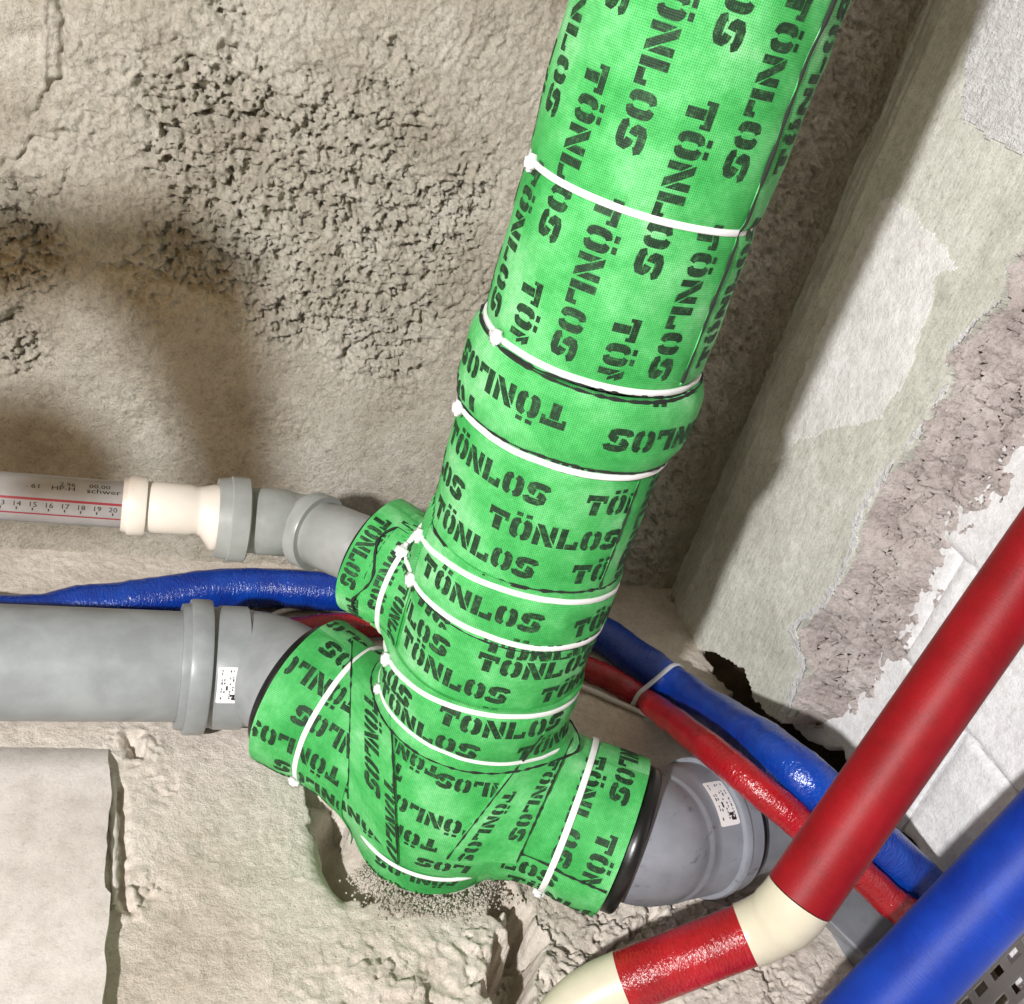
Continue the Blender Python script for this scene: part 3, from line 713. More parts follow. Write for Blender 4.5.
lettering(tb, tk, [(-.005, -.174, 180), (.085, -.180, 180), (-.005-.03, -.196, 180), (.04, -.222, 180), (.012, -.250, 180), (-.03, -.277, 180), (.05, -.313, 180), (.09, -.277, 180)], .0, lambda u, v: (v > -.336) & (v < -.168) & (u > -.085) & (u < .045), .86)

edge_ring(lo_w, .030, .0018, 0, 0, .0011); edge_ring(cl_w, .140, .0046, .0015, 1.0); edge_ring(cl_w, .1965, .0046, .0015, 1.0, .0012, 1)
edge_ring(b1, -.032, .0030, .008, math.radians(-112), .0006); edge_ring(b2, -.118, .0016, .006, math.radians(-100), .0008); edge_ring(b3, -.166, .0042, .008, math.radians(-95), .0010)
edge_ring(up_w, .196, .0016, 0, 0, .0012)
edge_shade_line(sf, trunk_pt(np.full(150, .079), np.linspace(.206, .60, 150), np.full(150, .0028)), .0011, 5)
edge_shade_line(sf2, trunk_pt(np.full(60, .0735), np.linspace(.032, .138, 60), np.full(60, .0030)), .0008, 6)
# --- branches
def branch(name, b, z0, s0, s1, off, n=120):
    sv = np.linspace(s0, s1, int((s1-s0)/.002))
    def fn(Ug, Vg, Og): return branch_pt(b, z0, Vg, Ug/.07, Og)
    o = sheet(name, fn, np.arange(n)/n*2*math.pi*.07, sv, off, closed=True)
    return o, fn
lw, lfn = branch('branch_wrap', bL, ZL, .062, .168, .0015)
rw, rfn = branch('branch_wrap', bR, ZR, .062, .170, .0015)
sw, sfn = branch('branch_wrap', bS, ZS, .055, .128, .0015, 100)
d2 = lambda d: math.radians(d)*.07
lettering(lw, lfn, [(d2(8), .045, 90), (d2(33), .085, 90), (d2(33), .22, 90), (d2(58), .03, 90), (d2(83), .070, 90), (d2(108), .035, 90), (d2(128), .078, 90), (d2(-16), .08, 90)], .0015, lambda u, v: (v > .066) & (v < .166), 1.0, -1)
lettering(rw, rfn, [(d2(-5), .122, 0), (d2(48), .152, 0), (d2(-60), .150, 0)], .0015, lambda u, v: (v > .08) & (v < .168) & (u < d2(86)))
lettering(sw, sfn, [(d2(18), .118, 0), (d2(5), .098, 0), (d2(88), .085, 0), (d2(100), .11, 0)], .0015, lambda u, v: (v > .06) & (v < .126), .85, -1)
# lower overlap on the right branch, printed along the branch
lp = sheet('overlap_patch', lambda U, V_, O: branch_pt(bR, ZR, V_, U/.07, O), np.linspace(d2(86), d2(190), 50), np.linspace(.075, .169, 46), .0030)
lettering(lp, lambda U, V_, O: branch_pt(bR, ZR, V_, U/.07, O), [(d2(98), .02, 90), (d2(120), .086, 90), (d2(143), .03, 90)], .0030, lambda u, v: (v > .077) & (v < .168) & (u > d2(87)))
edge_shade_line(lp, branch_pt(bR, ZR, np.linspace(.078, .168, 60), np.full(60, d2(86)/.07), np.full(60, .0030)), .0009, 8)
sp = sheet('overlap_patch', lambda U, V_, O: branch_pt(bS, ZS, V_, U/.07, O), np.linspace(d2(20), d2(120), 50), np.linspace(.058, .104, 24), .0034)
lettering(sp, lambda U, V_, O: branch_pt(bS, ZS, V_, U/.07, O), [(d2(28), .088, 0), (d2(60), .066, 0)], .0034, lambda u, v: (v > .06) & (v < .102) & (u > d2(22)) & (u < d2(118)), .85, -1)

edge_shade_line(sp, branch_pt(bS, ZS, np.full(60, .104)+.006*np.sin(np.linspace(0, 9, 60)), np.linspace(math.radians(20), math.radians(118), 60), np.full(60, .0034)), .0012, 9)
# --- straps that run over the tee and hold the joints
def strap(quad, words, off, size, clip=.02):
    TL, TR, BR, BL = [np.array(q, float) for q in quad]; wx, wy = size
    def fn(Ug, Vg, Og):
        u = Ug/wx; v = Vg/wy
        p = ((1-u)*(1-v))[..., None]*TL+(u*(1-v))[..., None]*TR+(u*v)[..., None]*BR+((1-u)*v)[..., None]*BL
        Pp = view_pt(p[..., 0], p[..., 1], np.full(u.shape, off))
        return Pp+normal(Pp)*(Og-off)[..., None]
    o = sheet('strap', fn, np.linspace(0, wx, 30), np.linspace(0, wy, 60), off, flip=True, chk=False)
    # the strap's v runs down, so words are mirrored in v
    for u0, v0, deg, sc in words:
        c, s = math.cos(math.radians(deg)), math.sin(math.radians(deg)); q = WORD*sc-np.array([0, LH*sc/2])
        put_word(o, fn, np.stack([u0+q[..., 0]*c-q[..., 1]*s, v0-(q[..., 0]*s+q[..., 1]*c)], -1), off,
                 lambda u, v: (u > .001) & (u < wx-.001) & (v > .001) & (v < wy-.001), True)
    for uu in (0, wx):
        vv = np.linspace(.004, wy-.002, 90); edge_shade_line(o, fn(np.full(90, uu), vv, np.full(90, off)), .0008, int(uu*1000)+3)
    return o
strap([(352, 638), (388, 660), (398, 866), (348, 800)], [(.0265, .052, -90, 1.0), (.048, .125, -90, .9)], .0034, (.052, .205))
strap([(545, 732), (574, 735), (516, 864), (446, 860)], [(.058, .030, -90, 1.0), (.018, .075, -90, .9)], .0046, (.072, .165))

# --- cable ties
def tie_ring(P, N, name='cable_tie', mat='tie', w=.0046, th=.0015, head=None, closed=True, T=None, headsz=.0052, parent=stack):
    """P centre line on the surface, N outward normals"""
    n = len(P); T = np.roll(P, -1, 0)-np.roll(P, 1, 0)
    if not closed: T[0] = P[1]-P[0]; T[-1] = P[-1]-P[-2]
    T /= np.linalg.norm(T, axis=1)[:, None]; B_ = np.cross(T, N); B_ /= np.linalg.norm(B_, axis=1)[:, None]
    prof = [(-w/2, -.0004), (-w/2, th*.6), (-w/2*.7, th), (w/2*.7, th), (w/2, th*.6), (w/2, -.0004)]
    V = np.stack([P+B_*a+N*b for a, b in prof], 1).reshape(-1, 3)
    k = len(prof); I = np.arange(n if closed else n-1); J = np.arange(k); I, J = np.meshgrid(I, J, indexing='ij')
    Fq = np.stack([I*k+J, ((I+1) % n)*k+J, ((I+1) % n)*k+(J+1) % k, I*k+(J+1) % k], -1).reshape(-1, 4)[:, ::-1]
    o = mesh_np(name, V, Fq, M[mat], None); o.data.set_sharp_from_angle(angle=math.radians(50))
    if parent is not None: adopt(o, parent)
    if head is not None:
        import bmesh
        i = head % n; c = P[i]+N[i]*headsz*.55; Mx = Matrix((( *T[i], ), ( *B_[i], ), ( *N[i], ))).transposed().to_4x4(); Mx.translation = c
        bm = bmesh.new(); bmesh.ops.create_cube(bm, size=1); bmesh.ops.bevel(bm, geom=bm.edges[:], offset=.24, segments=3, affect='EDGES')
        for v in bm.verts: v.co = Vector((v.co[0]*headsz*2.0, v.co[1]*headsz*2.1, v.co[2]*headsz*1.6))
        r = bmesh.ops.create_cube(bm, size=1)
        for v in r['verts']: v.co = Vector((v.co[0]*.004-headsz*1.2, v.co[1]*w*.8, v.co[2]*.0016+headsz*.15))
        bm.transform(Mx); me = bpy.data.meshes.new('tie_head'); bm.to_mesh(me); bm.free(); me.materials.append(M[mat])
        for p in me.polygons: p.use_smooth = True
        h = bpy.data.objects.new('tie_head', me); COL.objects.link(h)
        if parent is not None: adopt(h, parent)
        h.parent = o; h.matrix_parent_inverse = Matrix.Identity(4)
    return o
toff = [.0017, .0022, .0046, .0034, .0034, .0046, .0044]
heads = [-180, -164, -178, -186, -178, -182, -186]
for k in range(7):
    n = 150; s = np.arange(n)/n*2*math.pi*.08; th = s/.08+TH0
    P = trunk_pt(s, tie_z(k, th), np.full(n, toff[k]), .08, .0985 if k in (1, 2) else .0885); N = np.stack([np.cos(th), np.sin(th), np.zeros(n)], -1)
    i = int(round(((math.radians(heads[k])-TH0) % (2*math.pi))/(2*math.pi)*n))
    tie_ring(P, N, head=i, w=.0046 if k < 6 else .0030, headsz=.0054 if k < 6 else .0044)
n = 150; s = np.arange(n)/n*2*math.pi*.08; P = trunk_pt(s, np.full(n, -.300), np.full(n, .0040), .08, .080); tie_ring(P, np.stack([np.cos(s/.08+TH0), np.sin(s/.08+TH0), np.zeros(n)], -1), w=.0036)
for (b, z0, sc, off, hd, rm, ww, tl) in ((bL, ZL, .118, .0022, 118, .085, .0052, .0), (bR, ZR, .118, .0036, 138, .080, .0056, .0), (bS, ZS, .086, .0038, 40, .064, .0046, .0)):
    n = 120; ph = np.arange(n)/n*2*math.pi
    P = branch_pt(b, z0, np.full(n, sc)+tl*np.cos(ph), ph, np.full(n, off), rm); N = P-(np.array([0, 0, z0])+b*sc); N /= np.linalg.norm(N, axis=1)[:, None]
    tie_ring(P, N, head=int(hd/360*n), w=ww)
# black pipe ends that stick out of the wrap
for b, z0, s0, s1, r in ((bL, ZL, .10, .180, .0665), (bR, ZR, .10, .184, .0665), (bS, ZS, .08, .133, .0475)):
    O = np.array([0, 0, z0]); pts = [(s0, r), (s1-.012, r), (s1-.010, r+.0015), (s1-.002, r+.0015), (s1, r), (s1, r-.006), (s1-.02, r-.008)]
    sweep('black_socket', [O+b*s_ for s_, _ in pts], [q for _, q in pts], M['black'], stack, 72, False, T=[b]*len(pts))
# hidden pipe inside
sweep('inner_pipe', [(0, 0, -.36), (0, 0, .62)], .056, M['dgrey'], stack, 48)

# ------------------------------------------------------------------ grey drain pipes on the left
Xd = np.array([1.0, 0, 0])
def prof_sweep(name, lst, mat, parent, seg=64, caps=False):
    """lst: (point, tangent, radius)"""
    return sweep(name, [p for p, _, _ in lst], [r for _, _, r in lst], mat, parent, seg, caps, T=[t for _, t, _ in lst])
yp, zp = .1745, -.2835
px2x = lambda px, py, y: on_plane(px, py, 1, y)[0]
soil = root_at('drain_pipe', (-.55, yp, ZF), 'thick plain grey drain pipe lying on the floor on the left', 'drain pipe')
xs = px2x(185, 666, yp)
prof_sweep('pipe_body', [((-.95, yp, zp), Xd, .0545), ((-.95, yp, zp), Xd, .055), ((xs+.02, yp, zp), Xd, .055), ((xs+.02, yp, zp), Xd, .05)], M['grey'], soil, 80)
el = root_at('pipe_elbow', (-.18, yp-.02, ZF), 'thick grey elbow with white label between the grey floor pipe and the wrapped tee', 'pipe fitting')
x1, x2, x3, x4, x5 = [px2x(p, 666, yp) for p in (178, 186, 207, 213, 243)]
p = lambda x: np.array([x, yp, zp])
rim = np.array([0, 0, ZL])+bL*.176
prof_sweep('socket', [(p(x1), Xd, .0555), (p(x1), Xd, .0625), (p(x1+.004), Xd, .0632), (p(x2), Xd, .0632), (p(x2), Xd, .067), (p(x2+.002), Xd, .068), (p(x3-.002), Xd, .068), (p(x3), Xd, .067), (p(x3), Xd, .0605), (p(x4), Xd, .0608), (p(x4+.004), Xd, .0625), (p(x5), Xd, .0625), (p(x5+.0015), Xd, .0600), (p(x5+.006), Xd, .0590)], M['grey'], el, 80)
c = arc_between(p(x5-.003), Xd, rim-bL*.02, -bL, 26); tt = np.gradient(c, axis=0)
prof_sweep('bend', [(q, t, r) for q, t, r in zip(c, tt, np.interp(np.linspace(0, 1, 26), [0, .1, .3, 1], [.0588, .0588, .0580, .0555]))], M['grey'], el, 72)
# labels: a curved sticker with illegible small print
def sticker(parent, O, ax, r, s0, s1, a0, a1, ref, marks=True, off=.0004):
    """on a cylinder: along ax from s0 to s1, angle a0..a1 from ref"""
    ax = ax/np.linalg.norm(ax); ref = ref-ax*(ref@ax); ref /= np.linalg.norm(ref); t_ = np.cross(ax, ref)
    def pt(s, a, o_): return O+ax*s[..., None]+(r+o_)*(np.cos(a)[..., None]*ref+np.sin(a)[..., None]*t_)
    n = 14; S_, A_ = np.meshgrid(np.linspace(s0, s1, n), np.linspace(a0, a1, n), indexing='ij')
    # rounded corners: pull the corner columns in
    e = np.minimum(np.abs(S_-s0), np.abs(S_-s1))/(s1-s0)
    A_ = (A_-(a0+a1)/2)*(1-.06*np.clip(1-e*12, 0, 1))+(a0+a1)/2
    Fq = gridfaces(n, n)
    o = mesh_np('sticker', pt(S_, A_, off).reshape(-1, 3), Fq, M['sticker'], None)
    adopt(o, parent)
    if marks:
        R_ = random.Random(3); V = []; Fc = []
        def rect(sa, sb, aa, ab):
            i = len(V)
            for s_, a_ in ((sa, aa), (sb, aa), (sb, ab), (sa, ab)): V.append(pt(np.array(s0+(s1-s0)*s_), np.array(a0+(a1-a0)*a_), off+.0002))
            Fc.append((i, i+1, i+2, i+3))
        for col in (.16, .27, .5, .62, .8):
            a_ = .08
            while a_ < .9:
                L = R_.uniform(.03, .09)
                if R_.random() < .72 and a_+L < .93: rect(col, col+R_.choice([.04, .055]), a_, a_+L*.8)
                a_ += L+.015
        rect(.55, .78, .74, .80); rect(.66, .74, .78, .9); rect(.7, .86, .84, .9); rect(.36, .44, .5, .62)
        m_ = mesh_np('small_print', np.array(V), Fc, M['ink'], None, smooth=False); adopt(m_, parent); m_.parent = o; m_.matrix_parent_inverse = Matrix.Identity(4)
    return o
cam_ref = CAM-p(x4)
sticker(el, p(x4), Xd, .0627, -.0005, .0225, math.radians(-9), math.radians(24), np.array([0, -1.0, .66]))

# ------------------------------------------------------------------ thin drain line on the left
ys, zs = .155, -.0795
q0 = on_plane(60, 500, 1, ys); zs = q0[2]
thin = root_at('waste_pipe', (-.5, ys, zs-.03), 'thin grey waste pipe with two dark red stripes and a printed scale', 'waste pipe')
xa = px2x(124, 504, ys); rp_ = .0203
prof_sweep('pipe_body', [((-.9, ys, zs), Xd, rp_), ((xa+.02, ys, zs), Xd, rp_), ((xa+.02, ys, zs), Xd, rp_-.002)], M['pgrey'], thin, 56)
cref = np.array([0, -1.0, .72]); cref /= np.linalg.norm(cref); ctan = np.array([0, -cref[2], cref[1]]); ctan = ctan if ctan[2] > 0 else -ctan
def on_thin(x, h, off=.0003):
    """h: arc height around the pipe from the side facing the viewer, upwards positive"""
    a = h/rp_; n_ = np.cos(a)[..., None]*cref+np.sin(a)[..., None]*ctan
    P = n_*(rp_+off); P = P+np.array([0, ys, zs]); P[..., 0] += x; return P
def stripe(h0, h1):
    X_, H_ = np.meshgrid(np.linspace(-.9, xa-.001, 30), np.linspace(h0, h1, 4), indexing='ij')
    o = mesh_np('printed_stripe', on_thin(X_, H_).reshape(-1, 3), gridfaces(30, 4)[:, ::-1], M['stripe'], None); adopt(o, thin)
stripe(-.0022, -.0002); stripe(-.0150, -.0137)
def text_mesh(txt, size):
    cu = bpy.data.curves.new('t', 'FONT'); cu.body = txt; cu.size = size; cu.align_x = 'CENTER'; cu.resolution_u = 2
    ob = bpy.data.objects.new('t', cu); COL.objects.link(ob); dg = bpy.context.evaluated_depsgraph_get()
    me = bpy.data.meshes.new_from_object(ob.evaluated_get(dg)); V = np.array([v.co[:] for v in me.vertices]); Fc = [tuple(p_.vertices) for p_ in me.polygons]
    bpy.data.objects.remove(ob); bpy.data.curves.remove(cu); bpy.data.meshes.remove(me); return V, Fc
def print_thin(txt, x, h, size, sx=1.0):
    V, Fc = text_mesh(txt, size)
    o = mesh_np('printed_text', on_thin(x+V[:, 0]*sx, h+V[:, 1]), Fc, M['ink'], None, smooth=False); adopt(o, thin); return o
for i, num in enumerate(range(12, 21)):
    x = px2x(-14+15.7*(i+.1), 510, ys)-.0; x = px2x(113-15.7*(8-i), 511, ys)
    print_thin(str(num), x, -.0078, .0058, 1.25)
    V = on_thin(np.array([x-.0006, x+.0006, x+.0004, x-.0004]), np.array([-.0088, -.0088, -.0112, -.0112]))
    adopt(mesh_np('scale_tick', V, [(0, 1, 2, 3)], M['ink'], None, smooth=False), thin)
print_thin('schwer', px2x(104, 491, ys), .0072, .0062, 1.5); print_thin('HP-H', px2x(64, 490, ys), .0078, .0055, 1.5)
print_thin('61', px2x(37, 488, ys), .0080, .0055, 1.5); print_thin('.', px2x(28, 488, ys), .0088, .0055, 1.5); print_thin('00.00', px2x(100, 487, ys), .0122, .0055, 1.4); print_thin('2.96', px2x(68, 486, ys), .0122, .0055, 1.3)

red_ = root_at('pipe_reducer', (-.22, ys, zs-.04), 'off-white stepped reducer joining the thin striped pipe to the small grey elbow', 'pipe fitting')
xb, xc, xd, xe, xf, xg = [px2x(q, 505, ys) for q in (122, 128, 146, 150, 192, 200)]
pt_ = lambda x, dz=0: np.array([x, ys, zs+dz])
prof_sweep('socket_rim', [(pt_(xb), Xd, .0210), (pt_(xb), Xd, .0232), (pt_(xb+.004), Xd, .0236), (pt_(xc), Xd, .0240), (pt_(xc), Xd, .0255), (pt_(xc+.002), Xd, .0262), (pt_(xd-.002), Xd, .0262), (pt_(xd), Xd, .0255), (pt_(xd), Xd, .0225)], M['white_plastic'], red_, 64)
prof_sweep('reducer_body', [(pt_(xd-.002), Xd, .0222), (pt_(xe), Xd, .0222), (pt_(xe+.003), Xd, .0228), (pt_(xf-.002), Xd, .0228), (pt_(xf+.002), Xd, .0214), (pt_(xg), Xd, .0214)], M['white_plastic'], red_, 64)
x6, x7 = px2x(215, 512, ys), px2x(232, 512, ys)
prof_sweep('reducer_cone', [(pt_(xg-.001), Xd, .0216), (pt_(xg+.002, -.0005), Xd, .0222), (pt_(x6-.003, -.0062), Xd, .0292), (pt_(x6, -.0065), Xd, .0298), (pt_(x7, -.0065), Xd, .0298)], M['white_plastic'], red_, 64)
zz = -.0065
se = root_at('pipe_elbow', (-.12, ys-.01, zs-.05), 'small grey elbow running from the white reducer into the green wrapped side branch', 'pipe fitting')
x8, x9, x10, x11, x12 = [px2x(q, 517, ys) for q in (216, 228, 246, 256, 288)]
prof_sweep('socket', [(pt_(x8, zz), Xd, .0302), (pt_(x8, zz), Xd, .0355), (pt_(x8+.004, zz), Xd, .0362), (pt_(x9, zz), Xd, .0372), (pt_(x9+.001, zz), Xd, .0385), (pt_(x10, zz), Xd, .0385), (pt_(x10+.001, zz), Xd, .0375), (pt_(x10+.001, zz), Xd, .0300), (pt_(x11, zz), Xd, .0298), (pt_(x11+.003, zz), Xd, .0308), (pt_(x12, zz), Xd, .0308), (pt_(x12+.003, zz), Xd, .0288), (pt_(x12+.01, zz), Xd, .0280)], M['lgrey'], se, 64)
srim = np.array([0, 0, ZS])+bS*.120
c0 = pt_(x12+.006, zz); e0 = on_plane(309, 529, 1, .148)
sdir = srim-e0; L = np.linalg.norm(sdir); sdir /= L
c = arc_between(c0, Xd, e0-sdir*.002, sdir, 14)
tt = np.gradient(c, axis=0); tt[-1] = sdir; tt[0] = Xd
prof_sweep('bend', [(q, t, .0282) for q, t in zip(c, tt)], M['lgrey'], se, 64)
e = lambda s: e0+sdir*s
prof_sweep('second_socket', [(e(-.004), sdir, .0285), (e(-.004), sdir, .0330), (e(0), sdir, .0335), (e(.001), sdir, .0358), (e(.013), sdir, .0358), (e(.014), sdir, .0350), (e(.014), sdir, .0300), (e(.020), sdir, .0300), (e(.022), sdir, .0312), (e(L-.020), sdir, .0312), (e(L-.018), sdir, .0300), (e(L+.02), sdir, .0298)], M['lgrey'], se, 64)

# ------------------------------------------------------------------ grey elbow on the right and the pipe after it
er = root_at('pipe_elbow', (.22, -.09, ZF), 'smeared blue-grey elbow with white label right of the wrapped tee', 'pipe fitting')
rimR = np.array([0, 0, ZR])+bR*.168
ringC = on_plane(698, 827, 2, ZR-.022); dirR = np.array([.97, .22, -.10]); dirR /= np.linalg.norm(dirR)
c = arc_between(rimR, bR, ringC-dirR*.030, dirR, 30); tt = np.gradient(c, axis=0)
rad_ = np.interp(np.linspace(0, 1, 30), [0, .30, .45, .58, .62, 1], [.055, .0575, .0585, .0585, .0605, .0622])
prof_sweep('bend', list(zip(c, tt, rad_)), M['smear'], er, 80)
e = lambda s: ringC+dirR*s
prof_sweep('socket', [(e(-.031), dirR, .0622), (e(-.004), dirR, .0625), (e(-.003), dirR, .0665), (e(-.001), dirR, .0675), (e(.004), dirR, .0675), (e(.005), dirR, .0655), (e(.022), dirR, .0650), (e(.023), dirR, .0640)], M['smear'], er, 80)
prof_sweep('gasket', [(e(.0228), dirR, .0640), (e(.0270), dirR, .0640), (e(.0272), dirR, .056)], M['black'], er, 80)
sref = CAM-ringC
sticker(er, ringC-dirR*.004, dirR, .0627, -.027, -.002, math.radians(-24), math.radians(16), np.array([-.25, -.45, 1.0]))
pr2 = root_at('drain_pipe', (.33, -.07, ZF), 'grey drain pipe leaving the right elbow behind the leaning red pipe', 'drain pipe')
prof_sweep('pipe_body', [(e(.02), dirR, .0552), (e(.135), dirR, .0552)], M['dgrey'], pr2, 64)

# ------------------------------------------------------------------ red and blue heating pipes on the floor
def film_tube(name, pts, r, mat, label, seg=28, n=14, rough_=.0006):
    P = bez(pts, n)
    P = P+np.stack([(noise3(P[:, 0]*30, P[:, 1]*30, None, k+5)-.5)*.003 for k in range(3)], -1)
    rt = root_at(name, (P[0][0], P[0][1], ZF), label, 'heating pipe')
    sweep('insulation', P, r, mat, rt, seg, True, rough=lambda P, a: (noise3(np.cumsum(np.ones(len(P)))[:, None]*.9+0*a[None], a[None]*2.5+0*P[:, :1], None, 9)-.5)*rough_*2)
    rt['_'] = 0; del rt['_']
    return P
zb_ = ZF+.0245; zr_ = ZF+.0155
fb = [on_plane(600, 634, 2, zb_), on_plane(640, 662, 2, zb_), on_plane(680, 690, 2, zb_+.004), at_depth(722, 719, 1.12), at_depth(762, 744, 1.0), at_depth(805, 779, .935), at_depth(860, 829, .965), at_depth(915, 880, 1.0), at_depth(955, 920, 1.01), at_depth(975, 950, 1.0)+np.array([0, 0, -.05])]
bl = [on_plane(*q_, 2, zb_) for q_ in [(0, 617), (75, 609), (150, 599), (240, 588), (345, 592)]]
blue_pts = [np.array([-.62, .30, zb_]), bl[0]]+bl[1:]+[np.array([.09, .358, zb_]), np.array([.2, .340, zb_])]+fb
pathB = film_tube('insulated_pipe', blue_pts, .0238, M['blue_film'], 'blue foam-covered pipe running over the floor behind the wrapped stack')
fr = [on_plane(592, 670, 2, zr_), on_plane(620, 684, 2, zr_), on_plane(650, 703, 2, zr_+.003), at_depth(687, 731, 1.06), at_depth(720, 757, .96), at_depth(765, 795, .92), at_depth(820, 841, .925), at_depth(885, 896, .96), at_depth(930, 940, .97), at_depth(945, 965, .99)+np.array([0, 0, -.05])]
red_pts = [np.array([-.62, .250, zr_-.001]), np.array([-.3, .252, zr_-.001]), np.array([-.11, .290, zr_]), np.array([.05, .305, zr_]), np.array([.18, .270, zr_])]+fr
pathR = film_tube('insulated_pipe', red_pts, .0150, M['red_film'], 'thin red foam-covered pipe beside the blue pipe on the floor')
# tie around both floor pipes
near = lambda P, q: int(np.argmin(np.linalg.norm(proj(P)-np.array(q), axis=1)))
ib, ir = near(pathB, (668, 682)), near(pathR, (645, 701)); cb = pathB[ib]; cr = pathR[ir]
tdir = pathB[ib+2]-pathB[ib-2]; tdir /= np.linalg.norm(tdir)
mid = .5*(cb+cr); cr = cr-tdir*((cr-cb)@tdir)
ax2 = cb-cr; Lb = np.linalg.norm(ax2); ax2 /= Lb; nz_ = np.cross(ax2, tdir); nz_ = nz_ if nz_[2] > 0 else -nz_
RP = []
n = 40
for a in np.linspace(-math.pi/2, math.pi/2, n): RP.append((cb+.0252*(math.cos(a)*ax2+math.sin(a)*nz_), math.cos(a)*ax2+math.sin(a)*nz_))
for a in np.linspace(math.pi/2, 3*math.pi/2, n): RP.append((cr+.0164*(math.cos(a)*ax2+math.sin(a)*nz_), math.cos(a)*ax2+math.sin(a)*nz_))
P = np.array([a for a, _ in RP]); N = np.array([b for _, b in RP])
ti = tie_ring(P, N, 'cable_tie', 'tie_grey', w=.0060, head=60, parent=None, headsz=.003)
tag(ti, 'pale grey cable tie holding the blue and red floor pipes together', 'cable tie')
# thin white cable on the floor
wp = [on_plane(*q_, 2, -.337) for q_ in [(268, 617), (285, 610), (310, 606), (340, 604)]]+[np.array([.1, .30, -.338])]+[on_plane(*q_, 2, -.337) for q_ in [(585, 688), (612, 700), (640, 712), (664, 722)]]+[np.array([.36, .09, -.338]), np.array([.38, .02, -.338])]
cb_ = sweep('cable', bez(wp, 16), .0032, M['wire'], None, 12); tag(cb_, 'thin white cable on the floor beneath the red floor pipe', 'cable')

# ------------------------------------------------------------------ leaning red pipe with ivory elbows, leaning blue pipe
lr = root_at('insulated_pipe', (.255, -.185, ZF), 'thick red insulated pipe leaning up to the right with ivory elbows', 'heating pipe')
bp = at_depth(800, 896, .84); tp = at_depth(1052, 534, .82)
bdir = (tp-bp)/np.linalg.norm(tp-bp)
P = bez([bp+(tp-bp)*t_ for t_ in (0, .25, .5, .75, 1)]+[tp+bdir*.05+np.array([-.004, -.004, .01]), tp+bdir*.08+np.array([-.02, -.01, .12]), tp+bdir*.08+np.array([-.02, -.01, .3])], 14)
sweep('upright_insulation', P, .0290, M['red_foam'], lr, 56, True)
l1 = at_depth(746, 935, .86); l2 = at_depth(622, 983, .865); ldir = (l2-l1)/np.linalg.norm(l2-l1)
c = arc_between(bp-bdir*.001, -bdir, l1, ldir, 16); tt = np.gradient(c, axis=0); tt[0] = -bdir
rr = np.interp(np.linspace(0, 1, 16), [0, .40, .45, 1], [.0286, .0283, .0272, .0262])
prof_sweep('ivory_elbow', list(zip(c, tt, rr)), M['ivory'], lr, 56, True)
P = [l1+(l2-l1)*t_ for t_ in np.linspace(-.03, 1, 30)]
sweep('lower_insulation', P, .0252, M['red_film'], lr, 48, True)
l3 = l2+ldir*.03; c = arc_between(l2-ldir*.002, ldir, l2+ldir*.045+np.array([-.01, -.012, -.018]), ldir*.5+np.array([-.2, -.5, -.5]), 14); tt = np.gradient(c, axis=0); tt[0] = ldir
prof_sweep('ivory_elbow', list(zip(c, tt, np.full(14, .0256))), M['ivory'], lr, 48, True)
P_ = [c[-1]+np.array([-.2, -.5, -.28])*t_ for t_ in (0, .1, .2)]
sweep('lower_insulation', P_, .0255, M['red_film'], lr, 40, True)
b0 = at_depth(868, 1022, .81); b1_ = at_depth(1075, 805, .78); bd = (b1_-b0); bdn = bd/np.linalg.norm(bd)
P = bez([b0-bdn*((b0[2]+.36)/bdn[2]), b0-bdn*.06, b0, b0+bd*.5, b1_, b1_+bdn*.04+np.array([-.003, 0, .01]), b1_+bdn*.06+np.array([-.015, -.005, .12]), b1_+bdn*.06+np.array([-.015, -.005, .45])], 14)
lb = root_at('insulated_pipe', (float(P[0][0]), float(P[0][1]), ZF), 'thick blue insulated pipe leaning in the lower right corner', 'heating pipe')
sweep('insulation', P, .0330, M['blue_foam'], lb, 56, True)

# ------------------------------------------------------------------ small things on the floor
gb = root_at('pipe_clip_block', (.43, -.14, ZF), 'grey plastic block on the floor between red floor pipe and blue leaning pipe', 'plastic block')
g0 = [on_plane(*q_, 2, -.318) for q_ in [(824, 916), (858, 880), (905, 930), (872, 962)]]
g1 = [on_plane(*q_, 2, -.352) for q_ in [(822, 925), (858, 880), (915, 930), (856, 985)]]
V = np.array(g0+g1); Fc = [(0, 1, 2, 3), (0, 4, 5, 1), (1, 5, 6, 2), (2, 6, 7, 3), (3, 7, 4, 0), (7, 6, 5, 4)]
o = mesh_np('block_body', V, Fc, M['dgrey'], None, smooth=False); adopt(o, gb)
bv = o.modifiers.new('bevel', 'BEVEL'); bv.width = .003; bv.segments = 3
r0_, r1_ = on_plane(868, 952, 2, -.316), on_plane(900, 926, 2, -.316)
sweep('moulded_rib', [r0_+(r1_-r0_)*t_ for t_ in (0, .5, 1)], .003, M['dgrey'], gb, 10)
